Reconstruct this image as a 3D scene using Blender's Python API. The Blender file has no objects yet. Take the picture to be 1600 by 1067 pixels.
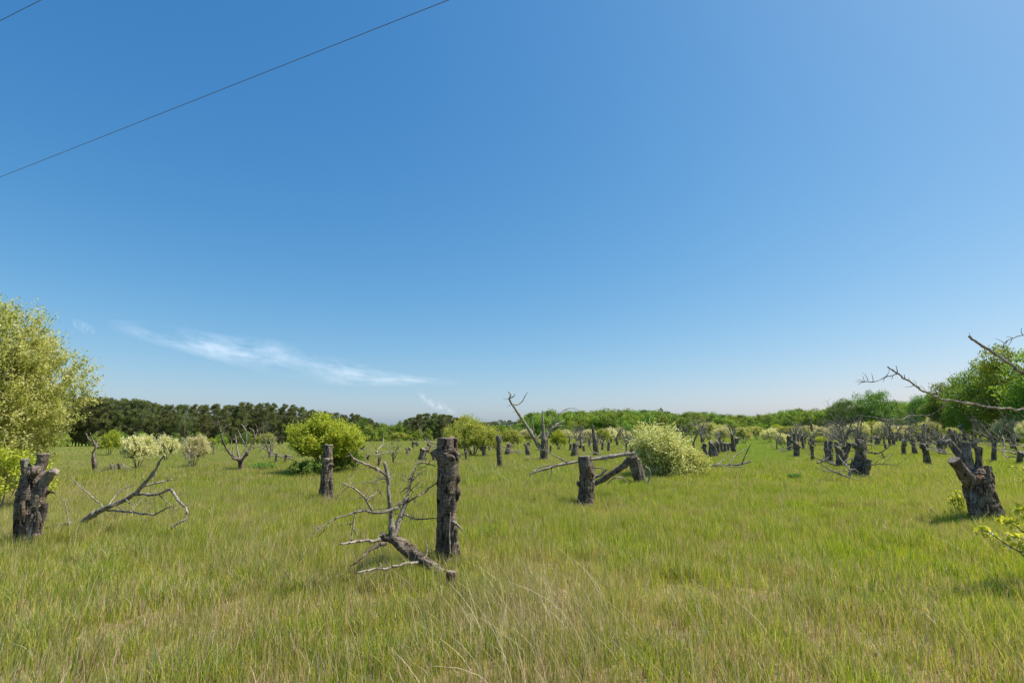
import bpy, math, random
import numpy as np
from mathutils import Vector

random.seed(7)
RNG = np.random.default_rng(7)
C = bpy.context.scene.collection
scene = bpy.context.scene

# ------------------------------------------------------------------ camera, sky, sun
F = 800.0                       # focal length in pixels of the 1600 px wide photograph
HOR = 672.0                     # row of the true horizon
TH = math.atan((HOR - 533.5) / F)
CAM_Z = 1.5
cam_d = bpy.data.cameras.new('camera')
cam_d.lens = 18.0
cam_d.sensor_width = 36.0
cam_d.clip_start = 0.05
cam_d.clip_end = 60000
cam = bpy.data.objects.new('camera', cam_d)
C.objects.link(cam)
cam.location = (0, 0, CAM_Z)
cam.rotation_euler = (math.radians(90) + TH, 0, 0)
scene.camera = cam

SUN_EL, SUN_AZ = math.radians(58), math.radians(82)      # azimuth clockwise from the view direction (+Y)
world = bpy.data.worlds.new('World')
scene.world = world
world.use_nodes = True
nt = world.node_tree
for n in list(nt.nodes):
    nt.nodes.remove(n)
sky = nt.nodes.new('ShaderNodeTexSky')
sky.sky_type = 'NISHITA'
sky.sun_disc = False
sky.sun_elevation = SUN_EL
sky.sun_rotation = SUN_AZ
sky.altitude = 0
sky.air_density = 1.0
sky.dust_density = 1.0
sky.ozone_density = 1.0
bg = nt.nodes.new('ShaderNodeBackground')
bg.inputs['Strength'].default_value = 0.105
wo = nt.nodes.new('ShaderNodeOutputWorld')
# colour response of the photograph's sky: one gamma and gain per channel over the whole dome
EXPO = 0.6
sep = nt.nodes.new('ShaderNodeSeparateColor'); comb = nt.nodes.new('ShaderNodeCombineColor')
nt.links.new(sky.outputs[0], sep.inputs[0])
for ch, (gm, gn) in enumerate([(1.50, 1.45), (0.91, 1.08), (0.60, 1.08)]):
    m0 = nt.nodes.new('ShaderNodeMath'); m0.operation = 'MULTIPLY'; m0.inputs[1].default_value = 0.105
    m1 = nt.nodes.new('ShaderNodeMath'); m1.operation = 'POWER'; m1.inputs[1].default_value = gm
    m2 = nt.nodes.new('ShaderNodeMath'); m2.operation = 'MULTIPLY'; m2.inputs[1].default_value = gn / 0.105 / 2 ** EXPO
    nt.links.new(sep.outputs[ch], m0.inputs[0]); nt.links.new(m0.outputs[0], m1.inputs[0])
    nt.links.new(m1.outputs[0], m2.inputs[0]); nt.links.new(m2.outputs[0], comb.inputs[ch])
nt.links.new(comb.outputs[0], bg.inputs[0])
nt.links.new(bg.outputs[0], wo.inputs[0])

sun_d = bpy.data.lights.new('sun', 'SUN')
sun_d.energy = 4.8
sun_d.angle = math.radians(0.53)
sun_d.color = (1.0, 0.95, 0.87)
sun = bpy.data.objects.new('sun', sun_d)
C.objects.link(sun)
sdir = Vector((math.sin(SUN_AZ) * math.cos(SUN_EL), math.cos(SUN_AZ) * math.cos(SUN_EL), math.sin(SUN_EL)))
sun.rotation_euler = sdir.to_track_quat('Z', 'Y').to_euler()
sun.location = (20, 5, 40)

vs = scene.view_settings
vs.view_transform = 'Standard'
vs.look = 'None'
vs.exposure = EXPO
vs.gamma = 1.0
vs.use_curve_mapping = False
scene.render.engine = 'CYCLES'
scene.cycles.max_bounces = 6
scene.cycles.transparent_max_bounces = 8

# ------------------------------------------------------------------ numeric helpers
def _hash(ix, iy, iz, seed):
    h = (ix * 374761393 + iy * 668265263 + iz * 2147483647 + seed * 1274126177) & 0xFFFFFFFF
    h = ((h ^ (h >> 13)) * 1274126177) & 0xFFFFFFFF
    h = (h ^ (h >> 16)) & 0xFFFFFFFF
    return h.astype(np.float64) / 4294967295.0

def vnoise(p, seed=0):
    p = np.asarray(p, dtype=np.float64)
    i = np.floor(p).astype(np.int64)
    f = p - i
    f = f * f * (3 - 2 * f)
    r = 0
    for dx in (0, 1):
        wx = f[:, 0] if dx else 1 - f[:, 0]
        for dy in (0, 1):
            wy = f[:, 1] if dy else 1 - f[:, 1]
            for dz in (0, 1):
                wz = f[:, 2] if dz else 1 - f[:, 2]
                r = r + wx * wy * wz * _hash(i[:, 0] + dx, i[:, 1] + dy, i[:, 2] + dz, seed)
    return r * 2 - 1

def fbm(p, octv=3, seed=0):
    r, a, s = 0, 1.0, 0
    for k in range(octv):
        r = r + a * vnoise(p * (2.03 ** k), seed + k)
        s += a
        a *= 0.5
    return r / s

_AZ = [-180, -60, -25, -12, 0, 12, 22, 60, 180]
_SL = [.010, .020, .020, .015, .012, .008, .001, .0, .010]
def height(x, y):
    x = np.atleast_1d(np.asarray(x, float)); y = np.atleast_1d(np.asarray(y, float))
    d = np.hypot(x, y)
    az = np.degrees(np.arctan2(x, y))
    s = np.interp(az, _AZ, _SL)
    z = -s * np.clip(d - 25, 0, 220)
    q = np.stack([x, y, x * 0], 1)
    z = z + 0.035 * fbm(q / 5.0, 2, 3) * np.clip(d / 6, 0, 1)
    z = z + 0.22 * fbm(q / 45.0, 2, 5) * np.clip((d - 25) / 60, 0, 1)
    z = z + 6.0 * np.clip((d - 330) / 500, 0, 1) ** 1.5
    return z

def hgt(x, y):
    return float(height(x, y)[0])

def ray(px, py):
    u = (px - 800.0) / F
    v = (533.5 - py) / F
    return np.array([u, math.cos(TH) - v * math.sin(TH), math.sin(TH) + v * math.cos(TH)])

def at(px, py, y):
    """the point seen at pixel (px, py) whose distance ahead of the camera is y"""
    r = ray(px, py)
    k = y / r[1]
    return np.array([r[0] * k, y, CAM_Z + r[2] * k])

_D = np.concatenate([np.arange(1.5, 40, .05), np.arange(40, 420, .5)])
def P(px, py, lift=0.14):
    """ground point whose spot 'lift' above the soil is seen at (px, py)"""
    r = ray(px, py)
    k = _D / r[1]
    g = height(r[0] * k, _D) + lift
    below = np.nonzero(CAM_Z + r[2] * k <= g)[0]
    d = _D[below[0]] if len(below) else 160.0
    x = r[0] * d / r[1]
    return np.array([x, d, hgt(x, d)])

def col(px, d):
    """ground point in pixel column px at distance d"""
    r = ray(px, HOR)
    x = r[0] * d / r[1]
    return np.array([x, d, hgt(x, d)])

# ------------------------------------------------------------------ objects
def tag(o, label=None, cat=None, group=None, kind=None):
    if label: o['label'] = label
    if cat: o['category'] = cat
    if group: o['group'] = group
    if kind: o['kind'] = kind
    return o

def empty(name, loc, label=None, cat=None, group=None):
    o = bpy.data.objects.new(name, None)
    C.objects.link(o)
    o.location = tuple(loc)
    o.empty_display_size = 0.2
    return tag(o, label, cat, group)

def link_mesh(name, me, parent=None, kind=None, smooth=True):
    o = bpy.data.objects.new(name, me)
    C.objects.link(o)
    if parent is not None:
        o.parent = parent
    if kind: o['kind'] = kind
    return o

def copy_tree(o, parent=None):
    c = o.copy()
    C.objects.link(c)
    c.parent = parent
    for ch in list(o.children):
        copy_tree(ch, c)
    return c

def mesh_np(name, verts, faces, mat, smooth=False, attrs=None, nv=4):
    """faces: (n, nv) array; attrs: {name: per-face floats}"""
    verts = np.asarray(verts, np.float32)
    faces = np.asarray(faces, np.int32)
    me = bpy.data.meshes.new(name)
    me.vertices.add(len(verts))
    me.vertices.foreach_set('co', verts.ravel())
    n = len(faces)
    me.loops.add(n * nv)
    me.loops.foreach_set('vertex_index', faces.ravel())
    me.polygons.add(n)
    me.polygons.foreach_set('loop_start', np.arange(0, n * nv, nv, dtype=np.int32))
    me.polygons.foreach_set('loop_total', np.full(n, nv, np.int32))
    me.update(calc_edges=True)
    if smooth:
        me.polygons.foreach_set('use_smooth', np.ones(n, bool))
    if attrs:
        for k, a in attrs.items():
            at_ = me.attributes.new(k, 'FLOAT', 'FACE')
            at_.data.foreach_set('value', np.asarray(a, np.float32))
    me.materials.append(mat)
    return me

# ------------------------------------------------------------------ materials
def new_mat(name):
    m = bpy.data.materials.new(name)
    m.use_nodes = True
    t = m.node_tree
    for n in list(t.nodes):
        t.nodes.remove(n)
    out = t.nodes.new('ShaderNodeOutputMaterial')
    return m, t, out

def N(t, kind, **kw):
    n = t.nodes.new(kind)
    for k, v in kw.items():
        if k in n.inputs: n.inputs[k].default_value = v
        else: setattr(n, k, v)
    return n

def ramp(t, fac, stops, interp='LINEAR'):
    r = t.nodes.new('ShaderNodeValToRGB')
    r.color_ramp.interpolation = interp
    el = r.color_ramp.elements
    while len(el) > 1: el.remove(el[-1])
    el[0].position = stops[0][0]; el[0].color = (*stops[0][1], 1)
    for p, c in stops[1:]:
        e = el.new(p); e.color = (*c, 1)
    t.links.new(fac, r.inputs[0])
    return r.outputs[0]

def mixc(t, fac, a, b, blend='MIX'):
    m = t.nodes.new('ShaderNodeMix')
    m.data_type = 'RGBA'; m.blend_type = blend
    for s, v in ((m.inputs[0], fac), (m.inputs[6], a), (m.inputs[7], b)):
        if isinstance(v, (int, float)): s.default_value = v
        elif isinstance(v, tuple): s.default_value = (*v, 1)
        else: t.links.new(v, s)
    return m.outputs[2]

def math_(t, op, a, b=0.0, clamp=False):
    m = t.nodes.new('ShaderNodeMath'); m.operation = op; m.use_clamp = clamp
    for s, v in ((m.inputs[0], a), (m.inputs[1], b)):
        if isinstance(v, (int, float)): s.default_value = v
        else: t.links.new(v, s)
    return m.outputs[0]

def coords(t, which='Object', scale=(1, 1, 1)):
    tc = t.nodes.new('ShaderNodeTexCoord')
    mp = t.nodes.new('ShaderNodeMapping')
    mp.inputs['Scale'].default_value = scale
    t.links.new(tc.outputs[which], mp.inputs[0])
    return mp.outputs[0]

def noise(t, vec, scale, detail=3, rough=0.55):
    n = t.nodes.new('ShaderNodeTexNoise')
    n.inputs['Scale'].default_value = scale
    n.inputs['Detail'].default_value = detail
    n.inputs['Roughness'].default_value = rough
    t.links.new(vec, n.inputs['Vector'])
    return n.outputs['Fac']

def leaf_shader(t, out, color, trans=0.35, rough=0.55, spec=0.25):
    d = N(t, 'ShaderNodeBsdfPrincipled')
    d.inputs['Roughness'].default_value = rough
    d.inputs['Specular IOR Level'].default_value = spec
    tr = N(t, 'ShaderNodeBsdfTranslucent')
    mx = N(t, 'ShaderNodeMixShader'); mx.inputs[0].default_value = trans
    t.links.new(color, d.inputs['Base Color'])
    tc = mixc(t, 1.0, color, (1.15, 1.1, .6), 'MULTIPLY')
    t.links.new(tc, tr.inputs['Color'])
    t.links.new(d.outputs[0], mx.inputs[1]); t.links.new(tr.outputs[0], mx.inputs[2])
    t.links.new(mx.outputs[0], out.inputs[0])

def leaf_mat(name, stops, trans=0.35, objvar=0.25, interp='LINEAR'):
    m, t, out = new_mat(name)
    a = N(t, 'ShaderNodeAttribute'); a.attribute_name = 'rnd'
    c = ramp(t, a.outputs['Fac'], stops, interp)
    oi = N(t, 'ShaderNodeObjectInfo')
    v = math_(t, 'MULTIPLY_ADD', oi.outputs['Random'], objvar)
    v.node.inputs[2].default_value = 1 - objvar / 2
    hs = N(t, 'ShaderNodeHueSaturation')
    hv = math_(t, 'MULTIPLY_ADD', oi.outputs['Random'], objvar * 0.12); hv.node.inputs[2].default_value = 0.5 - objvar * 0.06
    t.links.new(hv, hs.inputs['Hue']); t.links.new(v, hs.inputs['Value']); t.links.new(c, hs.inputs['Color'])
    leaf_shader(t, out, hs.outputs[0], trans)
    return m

def bark_mat(name, dark, mid, light, bands=1.0, scale=1.0, bump=0.8, lightness=.0):
    m, t, out = new_mat(name)
    v = coords(t, 'Object', (1, 1, 1))
    vz = coords(t, 'Object', (1, 1, 6.5))
    vf = coords(t, 'Object', (1, 1, .28))
    n1 = noise(t, v, 4.5 * scale, 4, .6)
    n2 = noise(t, vz, 9 * scale, 4, .7)
    n3 = noise(t, v, 60 * scale, 4, .75)
    n4 = noise(t, vf, 22 * scale, 4, .7)
    c = ramp(t, n1, [(.36 - lightness, mid), (.50 - lightness, tuple((x + y) / 2 for x, y in zip(mid, light))), (.62 - lightness, light)])
    lent = ramp(t, n2, [(.38, (.35, .35, .35)), (.50, (1, 1, 1)), (.62, (1, 1, 1)), (.72, (1.5, 1.5, 1.45))])
    c = mixc(t, .85 * bands, c, mixc(t, 1.0, c, lent, 'MULTIPLY'))
    c = mixc(t, .8, c, mixc(t, 1.0, c, ramp(t, n3, [(.3, (.35, .33, .32)), (.52, (1, 1, 1)), (.72, (1.6, 1.6, 1.55))]), 'MULTIPLY'))
    crack = ramp(t, n4, [(.40, (1, 1, 1)), (.47, (0, 0, 0))])
    c = mixc(t, crack, c, dark)
    b = N(t, 'ShaderNodeBsdfPrincipled'); b.inputs['Roughness'].default_value = .92
    b.inputs['Specular IOR Level'].default_value = .12
    t.links.new(c, b.inputs['Base Color'])
    h = math_(t, 'ADD', math_(t, 'MULTIPLY', n2, .8 * bands), math_(t, 'MULTIPLY', n3, .6))
    h = math_(t, 'ADD', h, math_(t, 'MULTIPLY', n4, .9))
    bp = N(t, 'ShaderNodeBump'); bp.inputs['Strength'].default_value = bump; bp.inputs['Distance'].default_value = .035
    t.links.new(h, bp.inputs['Height']); t.links.new(bp.outputs[0], b.inputs['Normal'])
    t.links.new(b.outputs[0], out.inputs[0])
    return m

M = {}
M['bark'] = bark_mat('stump_bark', (.026, .018, .012), (.112, .086, .062), (.31, .255, .195))
M['bark_brown'] = bark_mat('brown_bark', (.022, .015, .01), (.12, .088, .062), (.27, .22, .17))
M['dead'] = bark_mat('dead_branch_wood', (.08, .062, .047), (.24, .20, .155), (.46, .405, .33), scale=2.0, bump=.5, lightness=.03)
M['deadgrey'] = bark_mat('grey_dead_wood', (.04, .034, .028), (.15, .13, .108), (.34, .305, .26), scale=1.5, bump=.5)
M['cut'] = bark_mat('cut_wood', (.10, .08, .06), (.24, .20, .155), (.42, .36, .28), scale=2.6, bump=.5)
M['rot'] = bark_mat('rotten_wood', (.03, .018, .01), (.14, .08, .05), (.26, .17, .11), scale=1.3, bump=.6)
M['lichen'] = bark_mat('lichen_bark', (.04, .035, .025), (.15, .14, .10), (.33, .31, .23), scale=3.5, bump=.7)
M['trunk'] = bark_mat('tree_trunk_bark', (.03, .025, .02), (.09, .075, .06), (.17, .15, .13), scale=.4, bump=.3)
M['pinetrunk'] = bark_mat('pine_trunk_bark', (.05, .035, .027), (.15, .11, .085), (.26, .22, .2), scale=.4, bump=.3)
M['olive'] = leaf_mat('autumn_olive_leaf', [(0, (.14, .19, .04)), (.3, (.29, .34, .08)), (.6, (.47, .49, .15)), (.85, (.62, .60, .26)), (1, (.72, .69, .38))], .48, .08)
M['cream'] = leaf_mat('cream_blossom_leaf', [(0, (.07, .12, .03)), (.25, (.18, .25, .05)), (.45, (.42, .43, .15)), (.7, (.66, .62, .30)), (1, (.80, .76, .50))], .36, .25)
M['lime'] = leaf_mat('yellow_green_leaf', [(0, (.09, .16, .02)), (.35, (.28, .36, .035)), (.75, (.52, .56, .07)), (1, (.64, .64, .14))], .5, .1)
M['yellow'] = leaf_mat('yellowish_leaf', [(0, (.12, .17, .03)), (.4, (.30, .34, .06)), (.8, (.47, .47, .10)), (1, (.56, .54, .16))], .45, .15)
M['green'] = leaf_mat('broad_leaf_green', [(0, (.06, .12, .024)), (.5, (.16, .26, .04)), (1, (.31, .39, .065))], .4, .4)
M['bright'] = leaf_mat('spring_leaf_green', [(0, (.08, .15, .024)), (.5, (.24, .34, .045)), (1, (.42, .48, .08))], .42, .35)
M['darkgreen'] = leaf_mat('deep_leaf_green', [(0, (.06, .13, .03)), (.5, (.15, .27, .05)), (1, (.27, .40, .08))], .4, .3)
M['pine'] = leaf_mat('pine_needles', [(0, (.08, .10, .04)), (.5, (.18, .205, .075)), (1, (.30, .31, .12))], .32, .4)
M['blossom'] = leaf_mat('white_blossom', [(0, (.65, .64, .58)), (1, (.85, .84, .8))], .3, .05)

def grass_mat(name, straw=0.0):
    m, t, out = new_mat(name)
    a = N(t, 'ShaderNodeAttribute'); a.attribute_name = 'rnd'
    geo = N(t, 'ShaderNodeNewGeometry')
    pos = geo.outputs['Position']
    big = noise(t, pos, .09, 3, .5)
    med = noise(t, pos, .55, 3, .6)
    sm = noise(t, pos, 2.2, 2, .6)
    g = ramp(t, a.outputs['Fac'], [(0, (.05, .12, .010)), (.25, (.16, .29, .02)), (.5, (.42, .48, .04)), (.78, (.62, .59, .095)), (1, (.70, .65, .19))])
    b2 = N(t, 'ShaderNodeAttribute'); b2.attribute_name = 'rnd2'
    cool = math_(t, 'MULTIPLY', math_(t, 'LESS_THAN', b2.outputs['Fac'], .18), .75)
    # patches: dry, yellow-green, lush
    f1 = ramp(t, med, [(.35, (0, 0, 0)), (.7, (1, 1, 1))])
    g = mixc(t, math_(t, 'MULTIPLY', f1, .45), g, (.42, .42, .075))
    f2 = ramp(t, big, [(.38, (0, 0, 0)), (.62, (1, 1, 1))])
    g = mixc(t, math_(t, 'MULTIPLY', f2, .40), g, (.27, .40, .03))
    # paler, drier drifts
    dr = N(t, 'ShaderNodeMapping'); dr.inputs['Scale'].default_value = (.5, 1, 1); t.links.new(pos, dr.inputs[0])
    f3 = ramp(t, noise(t, dr.outputs[0], .3, 4, .6), [(.48, (0, 0, 0)), (.66, (1, 1, 1))])
    g = mixc(t, math_(t, 'MULTIPLY', f3, .5), g, (.54, .49, .22))
    # the right-hand side of the field is fresher, the left a little drier
    sx = N(t, 'ShaderNodeSeparateXYZ'); t.links.new(pos, sx.inputs[0])
    side = math_(t, 'DIVIDE', sx.outputs[0], math_(t, 'ADD', math_(t, 'ABSOLUTE', sx.outputs[1]), 4.0))
    side = math_(t, 'MULTIPLY_ADD', side, .8); side.node.inputs[2].default_value = .4; side.node.use_clamp = True
    g = mixc(t, 1.0, g, mixc(t, side, (1.1, 1.02, 1.15), (1.06, 1.1, .6)), 'MULTIPLY')
    g = mixc(t, cool, g, (.07, .19, .045))
    # mown lane between the orchard rows
    lx = math_(t, 'SUBTRACT', math_(t, 'DIVIDE', sx.outputs[0], math_(t, 'MAXIMUM', sx.outputs[1], 1.0)), .475)
    lm = math_(t, 'SUBTRACT', 1.0, math_(t, 'DIVIDE', math_(t, 'ABSOLUTE', lx), .075), True)
    lm = math_(t, 'MULTIPLY', math_(t, 'MULTIPLY', lm, 2.0, True), math_(t, 'DIVIDE', math_(t, 'SUBTRACT', sx.outputs[1], 18.0), 15.0, True), True)
    g = mixc(t, math_(t, 'MULTIPLY', lm, .65), g, (.24, .42, .032))
    # straw blades
    th = math_(t, 'MULTIPLY_ADD', sm, -.9); th.node.inputs[2].default_value = 1.32 - straw
    m2 = math_(t, 'MULTIPLY', math_(t, 'SUBTRACT', med, .5), -.7)
    th = math_(t, 'ADD', th, m2)
    nd = N(t, 'ShaderNodeVectorMath'); nd.operation = 'LENGTH'; t.links.new(pos, nd.inputs[0])
    nr0 = N(t, 'ShaderNodeMapRange'); nr0.inputs[1].default_value = 3.2; nr0.inputs[2].default_value = 7.5; nr0.inputs[3].default_value = .17; nr0.inputs[4].default_value = 0.0
    t.links.new(nd.outputs['Value'], nr0.inputs[0])
    th = math_(t, 'SUBTRACT', th, nr0.outputs[0])
    hi = math_(t, 'GREATER_THAN', a.outputs['Fac'], th)
    dist = N(t, 'ShaderNodeVectorMath'); dist.operation = 'LENGTH'; t.links.new(pos, dist.inputs[0])
    b = N(t, 'ShaderNodeAttribute'); b.attribute_name = 'rnd2'
    stc = ramp(t, b.outputs['Fac'], [(0, (.38, .25, .15)), (.5, (.58, .44, .27)), (1, (.72, .62, .42))])
    g = mixc(t, hi, g, stc)
    leaf_shader(t, out, g, .45, .5, .25)
    return m
M['grass'] = grass_mat('meadow_grass_blades', .10)
M['straw'] = leaf_mat('dry_straw', [(0, (.30, .22, .12)), (.5, (.48, .39, .23)), (1, (.66, .58, .40))], .2, .1)

def ground_mat():
    m, t, out = new_mat('meadow_ground')
    geo = N(t, 'ShaderNodeNewGeometry'); pos = geo.outputs['Position']
    n1 = noise(t, pos, 14, 6, .7); n2 = noise(t, pos, .12, 4, .6); n3 = noise(t, pos, 1.1, 4, .6)
    thatch = ramp(t, n1, [(.3, (.10, .068, .04)), (.5, (.27, .19, .115)), (.7, (.42, .32, .2))])
    far = ramp(t, n1, [(.3, (.09, .15, .02)), (.5, (.16, .23, .03)), (.72, (.26, .29, .06))])
    far = mixc(t, ramp(t, n3, [(.4, (0, 0, 0)), (.7, (.7, .7, .7))]), far, (.15, .155, .045))
    far = mixc(t, ramp(t, n2, [(.4, (0, 0, 0)), (.65, (.6, .6, .6))]), far, (.09, .14, .02))
    d = N(t, 'ShaderNodeVectorMath'); d.operation = 'LENGTH'; t.links.new(pos, d.inputs[0])
    fr = N(t, 'ShaderNodeMapRange'); fr.inputs[1].default_value = 4; fr.inputs[2].default_value = 22
    t.links.new(d.outputs['Value'], fr.inputs[0])
    c = mixc(t, fr.outputs[0], thatch, far)
    b = N(t, 'ShaderNodeBsdfPrincipled'); b.inputs['Roughness'].default_value = 1
    b.inputs['Specular IOR Level'].default_value = 0
    t.links.new(c, b.inputs['Base Color'])
    bp = N(t, 'ShaderNodeBump'); bp.inputs['Strength'].default_value = .5; bp.inputs['Distance'].default_value = .05
    t.links.new(n1, bp.inputs['Height']); t.links.new(bp.outputs[0], b.inputs['Normal'])
    t.links.new(b.outputs[0], out.inputs[0])
    return m
M['ground'] = ground_mat()

def plain(name, c, rough=.6, metal=0.0):
    m, t, out = new_mat(name)
    b = N(t, 'ShaderNodeBsdfPrincipled'); b.inputs['Base Color'].default_value = (*c, 1)
    b.inputs['Roughness'].default_value = rough; b.inputs['Metallic'].default_value = metal
    t.links.new(b.outputs[0], out.inputs[0])
    return m
M['wire'] = plain('weathered_cable', (.10, .10, .11), .5)

# ------------------------------------------------------------------ ground
rs = np.concatenate([[0.0], np.geomspace(.6, 9000, 230)])
NA = 240
ang = np.linspace(0, 2 * math.pi, NA, endpoint=False)
R_, A_ = np.meshgrid(rs[1:], ang, indexing='ij')
gx, gy = (R_ * np.sin(A_)).ravel(), (R_ * np.cos(A_)).ravel()
gv = np.vstack([[[0, 0, hgt(0, 0)]], np.stack([gx, gy, height(gx, gy)], 1)])
nr = len(rs) - 1
i = np.arange(nr - 1)[:, None]; j = np.arange(NA)[None, :]
a = 1 + i * NA + j; b = 1 + i * NA + (j + 1) % NA
faces = np.stack([a, a + NA, b + NA, b], -1).reshape(-1, 4)
me = bpy.data.meshes.new('ground')
tri = [(0, 1 + k, 1 + (k + 1) % NA) for k in range(NA)]
me.from_pydata(gv.tolist(), [], tri + faces.tolist())
me.polygons.foreach_set('use_smooth', np.ones(len(me.polygons), bool))
me.materials.append(M['ground'])
g_o = link_mesh('ground', me, kind='structure')
tag(g_o, 'gently rolling meadow ground under the old orchard')
# normals up
me.update()
if me.polygons[10].normal.z < 0: me.flip_normals()

# ------------------------------------------------------------------ tubes
def catmull(pts, n):
    pts = np.asarray(pts, float)
    if len(pts) == 2:
        t = np.linspace(0, 1, n)[:, None]
        return pts[0] * (1 - t) + pts[1] * t
    p = np.vstack([2 * pts[0] - pts[1], pts, 2 * pts[-1] - pts[-2]])
    m = len(pts) - 1
    u = np.linspace(0, m, n)
    k = np.minimum(u.astype(int), m - 1)
    t = (u - k)[:, None]
    a, b, c, d = p[k], p[k + 1], p[k + 2], p[k + 3]
    return .5 * (2 * b + (c - a) * t + (2 * a - 5 * b + 4 * c - d) * t ** 2 + (3 * b - a - 3 * c + d) * t ** 3)

def tube(pts, seg=8, step=None, rough=0.0, seed=0, flare=0.0, bark=0.0, cap=True, n=None, wig=0.0):
    """pts: [(x,y,z,r)...] -> verts, quads, end ring info"""
    pts = np.asarray(pts, float)
    L = np.sum(np.linalg.norm(np.diff(pts[:, :3], axis=0), axis=1))
    if n is None:
        n = max(len(pts) * 2, int(L / step) if step else len(pts) * 2)
    q = catmull(pts, n)
    c, r = q[:, :3].copy(), np.clip(q[:, 3], 1e-4, None).copy()
    if wig:
        ss = np.linspace(0, L, n); rm0 = float(r.mean())
        env = np.clip(np.minimum(ss, L - ss) / (rm0 * 4), 0, 1)
        for ax_ in range(3):
            w1 = vnoise(np.stack([ss / (rm0 * 9), ss * 0 + seed * 1.7 + ax_ * 9.1, ss * 0], 1), seed)
            w2 = vnoise(np.stack([ss / (rm0 * 3.2), ss * 0 + seed * 2.3 + ax_ * 5.7, ss * 0], 1), seed + 5)
            c[:, ax_] += (w1 * 1.3 + w2 * .5) * rm0 * wig * env
        kn = np.clip(vnoise(np.stack([ss / (rm0 * 2.6), ss * 0 + seed * 3.3, ss * 0], 1), seed + 9) - .45, 0, 1)
        r *= 1 + kn * (1.1 if wig > .3 else .15)
    T = np.gradient(c, axis=0)
    T /= np.linalg.norm(T, axis=1)[:, None] + 1e-9
    ref = np.array([0, 0, 1.0]) if abs(T[0, 2]) < .8 else np.array([0, 1.0, 0])
    U = np.zeros_like(T)
    u = np.cross(ref, T[0]); u /= np.linalg.norm(u)
    for k in range(n):
        u = u - T[k] * np.dot(u, T[k]); u /= np.linalg.norm(u) + 1e-9
        U[k] = u
    V = np.cross(T, U)
    th = np.linspace(0, 2 * math.pi, seg, endpoint=False)
    s = np.linspace(0, L, n)
    rr = np.repeat(r[:, None], seg, 1)
    if rough or bark:
        SS, TT = np.meshgrid(s, th, indexing='ij')
        cx, cy = np.cos(TT).ravel(), np.sin(TT).ravel(); sz = SS.ravel()
        rm = float(r.mean())
        lo = fbm(np.stack([cx * 1.3, cy * 1.3, sz / (rm * 2.2)], 1), 3, seed).reshape(n, seg)
        rr = rr * (1 + rough * lo)
        if bark:
            hi = fbm(np.stack([cx * 5.5, cy * 5.5, sz / (rm * .9)], 1), 3, seed + 11).reshape(n, seg)
            bd = fbm(np.stack([cx * 2.2, cy * 2.2, sz / (rm * .16)], 1), 2, seed + 21).reshape(n, seg)
            plate = vnoise(np.stack([cx * 3.0, cy * 3.0, sz / (rm * .8)], 1), seed + 31).reshape(n, seg)
            rr = rr * (1 + bark * (-1.2 * np.abs(hi) + .35 * bd + .9 * (plate > .15) * np.clip(plate, 0, .4)))
    if flare:
        lob = 1 + .45 * np.cos(TH_L := th * 4 + seed) + .3 * np.cos(th * 7 + seed * 2)
        rr = rr * (1 + flare * np.exp(-s / (r[0] * .9))[:, None] * lob[None, :])
    vv = c[:, None, :] + rr[:, :, None] * (np.cos(th)[None, :, None] * U[:, None, :] + np.sin(th)[None, :, None] * V[:, None, :])
    verts = vv.reshape(-1, 3)
    i = np.arange(n - 1)[:, None]; j = np.arange(seg)[None, :]
    a = i * seg + j; b = i * seg + (j + 1) % seg
    faces = np.stack([a, b, b + seg, a + seg], -1).reshape(-1, 4)
    if cap:
        cc = c[-1] + T[-1] * r[-1] * (.25 if r[-1] < .02 else .02)
        verts = np.vstack([verts, cc[None]])
        e = (n - 1) * seg
        jj = np.arange(seg)
        capf = np.stack([e + jj, e + (jj + 1) % seg, np.full(seg, len(verts) - 1), np.full(seg, len(verts) - 1)], 1)
        return verts, faces, capf[:, :3], (vv[-1], c[-1], T[-1])
    return verts, faces, None, (vv[-1], c[-1], T[-1])

def build_tubes(name, tubes, mat, origin, parent=None, smooth=True):
    """join a list of tube() results in one mesh, coordinates relative to origin"""
    V, Q, T3, off = [], [], [], 0
    for v, f, cf, _ in tubes:
        V.append(v); Q.append(f + off)
        if cf is not None: T3.append(cf + off)
        off += len(v)
    V = np.vstack(V) - np.asarray(origin)[None]
    Q = np.vstack(Q)
    T3 = np.vstack(T3) if T3 else np.zeros((0, 3), int)
    me = bpy.data.meshes.new(name)
    me.vertices.add(len(V)); me.vertices.foreach_set('co', V.astype(np.float32).ravel())
    nl = len(Q) * 4 + len(T3) * 3
    me.loops.add(nl)
    me.loops.foreach_set('vertex_index', np.concatenate([Q.ravel(), T3.ravel()]).astype(np.int32))
    npoly = len(Q) + len(T3)
    me.polygons.add(npoly)
    me.polygons.foreach_set('loop_start', np.concatenate([np.arange(len(Q)) * 4, len(Q) * 4 + np.arange(len(T3)) * 3]).astype(np.int32))
    me.polygons.foreach_set('loop_total', np.concatenate([np.full(len(Q), 4), np.full(len(T3), 3)]).astype(np.int32))
    me.update(calc_edges=True)
    if smooth: me.polygons.foreach_set('use_smooth', np.ones(npoly, bool))
    me.materials.append(mat)
    return link_mesh(name, me, parent)

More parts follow.
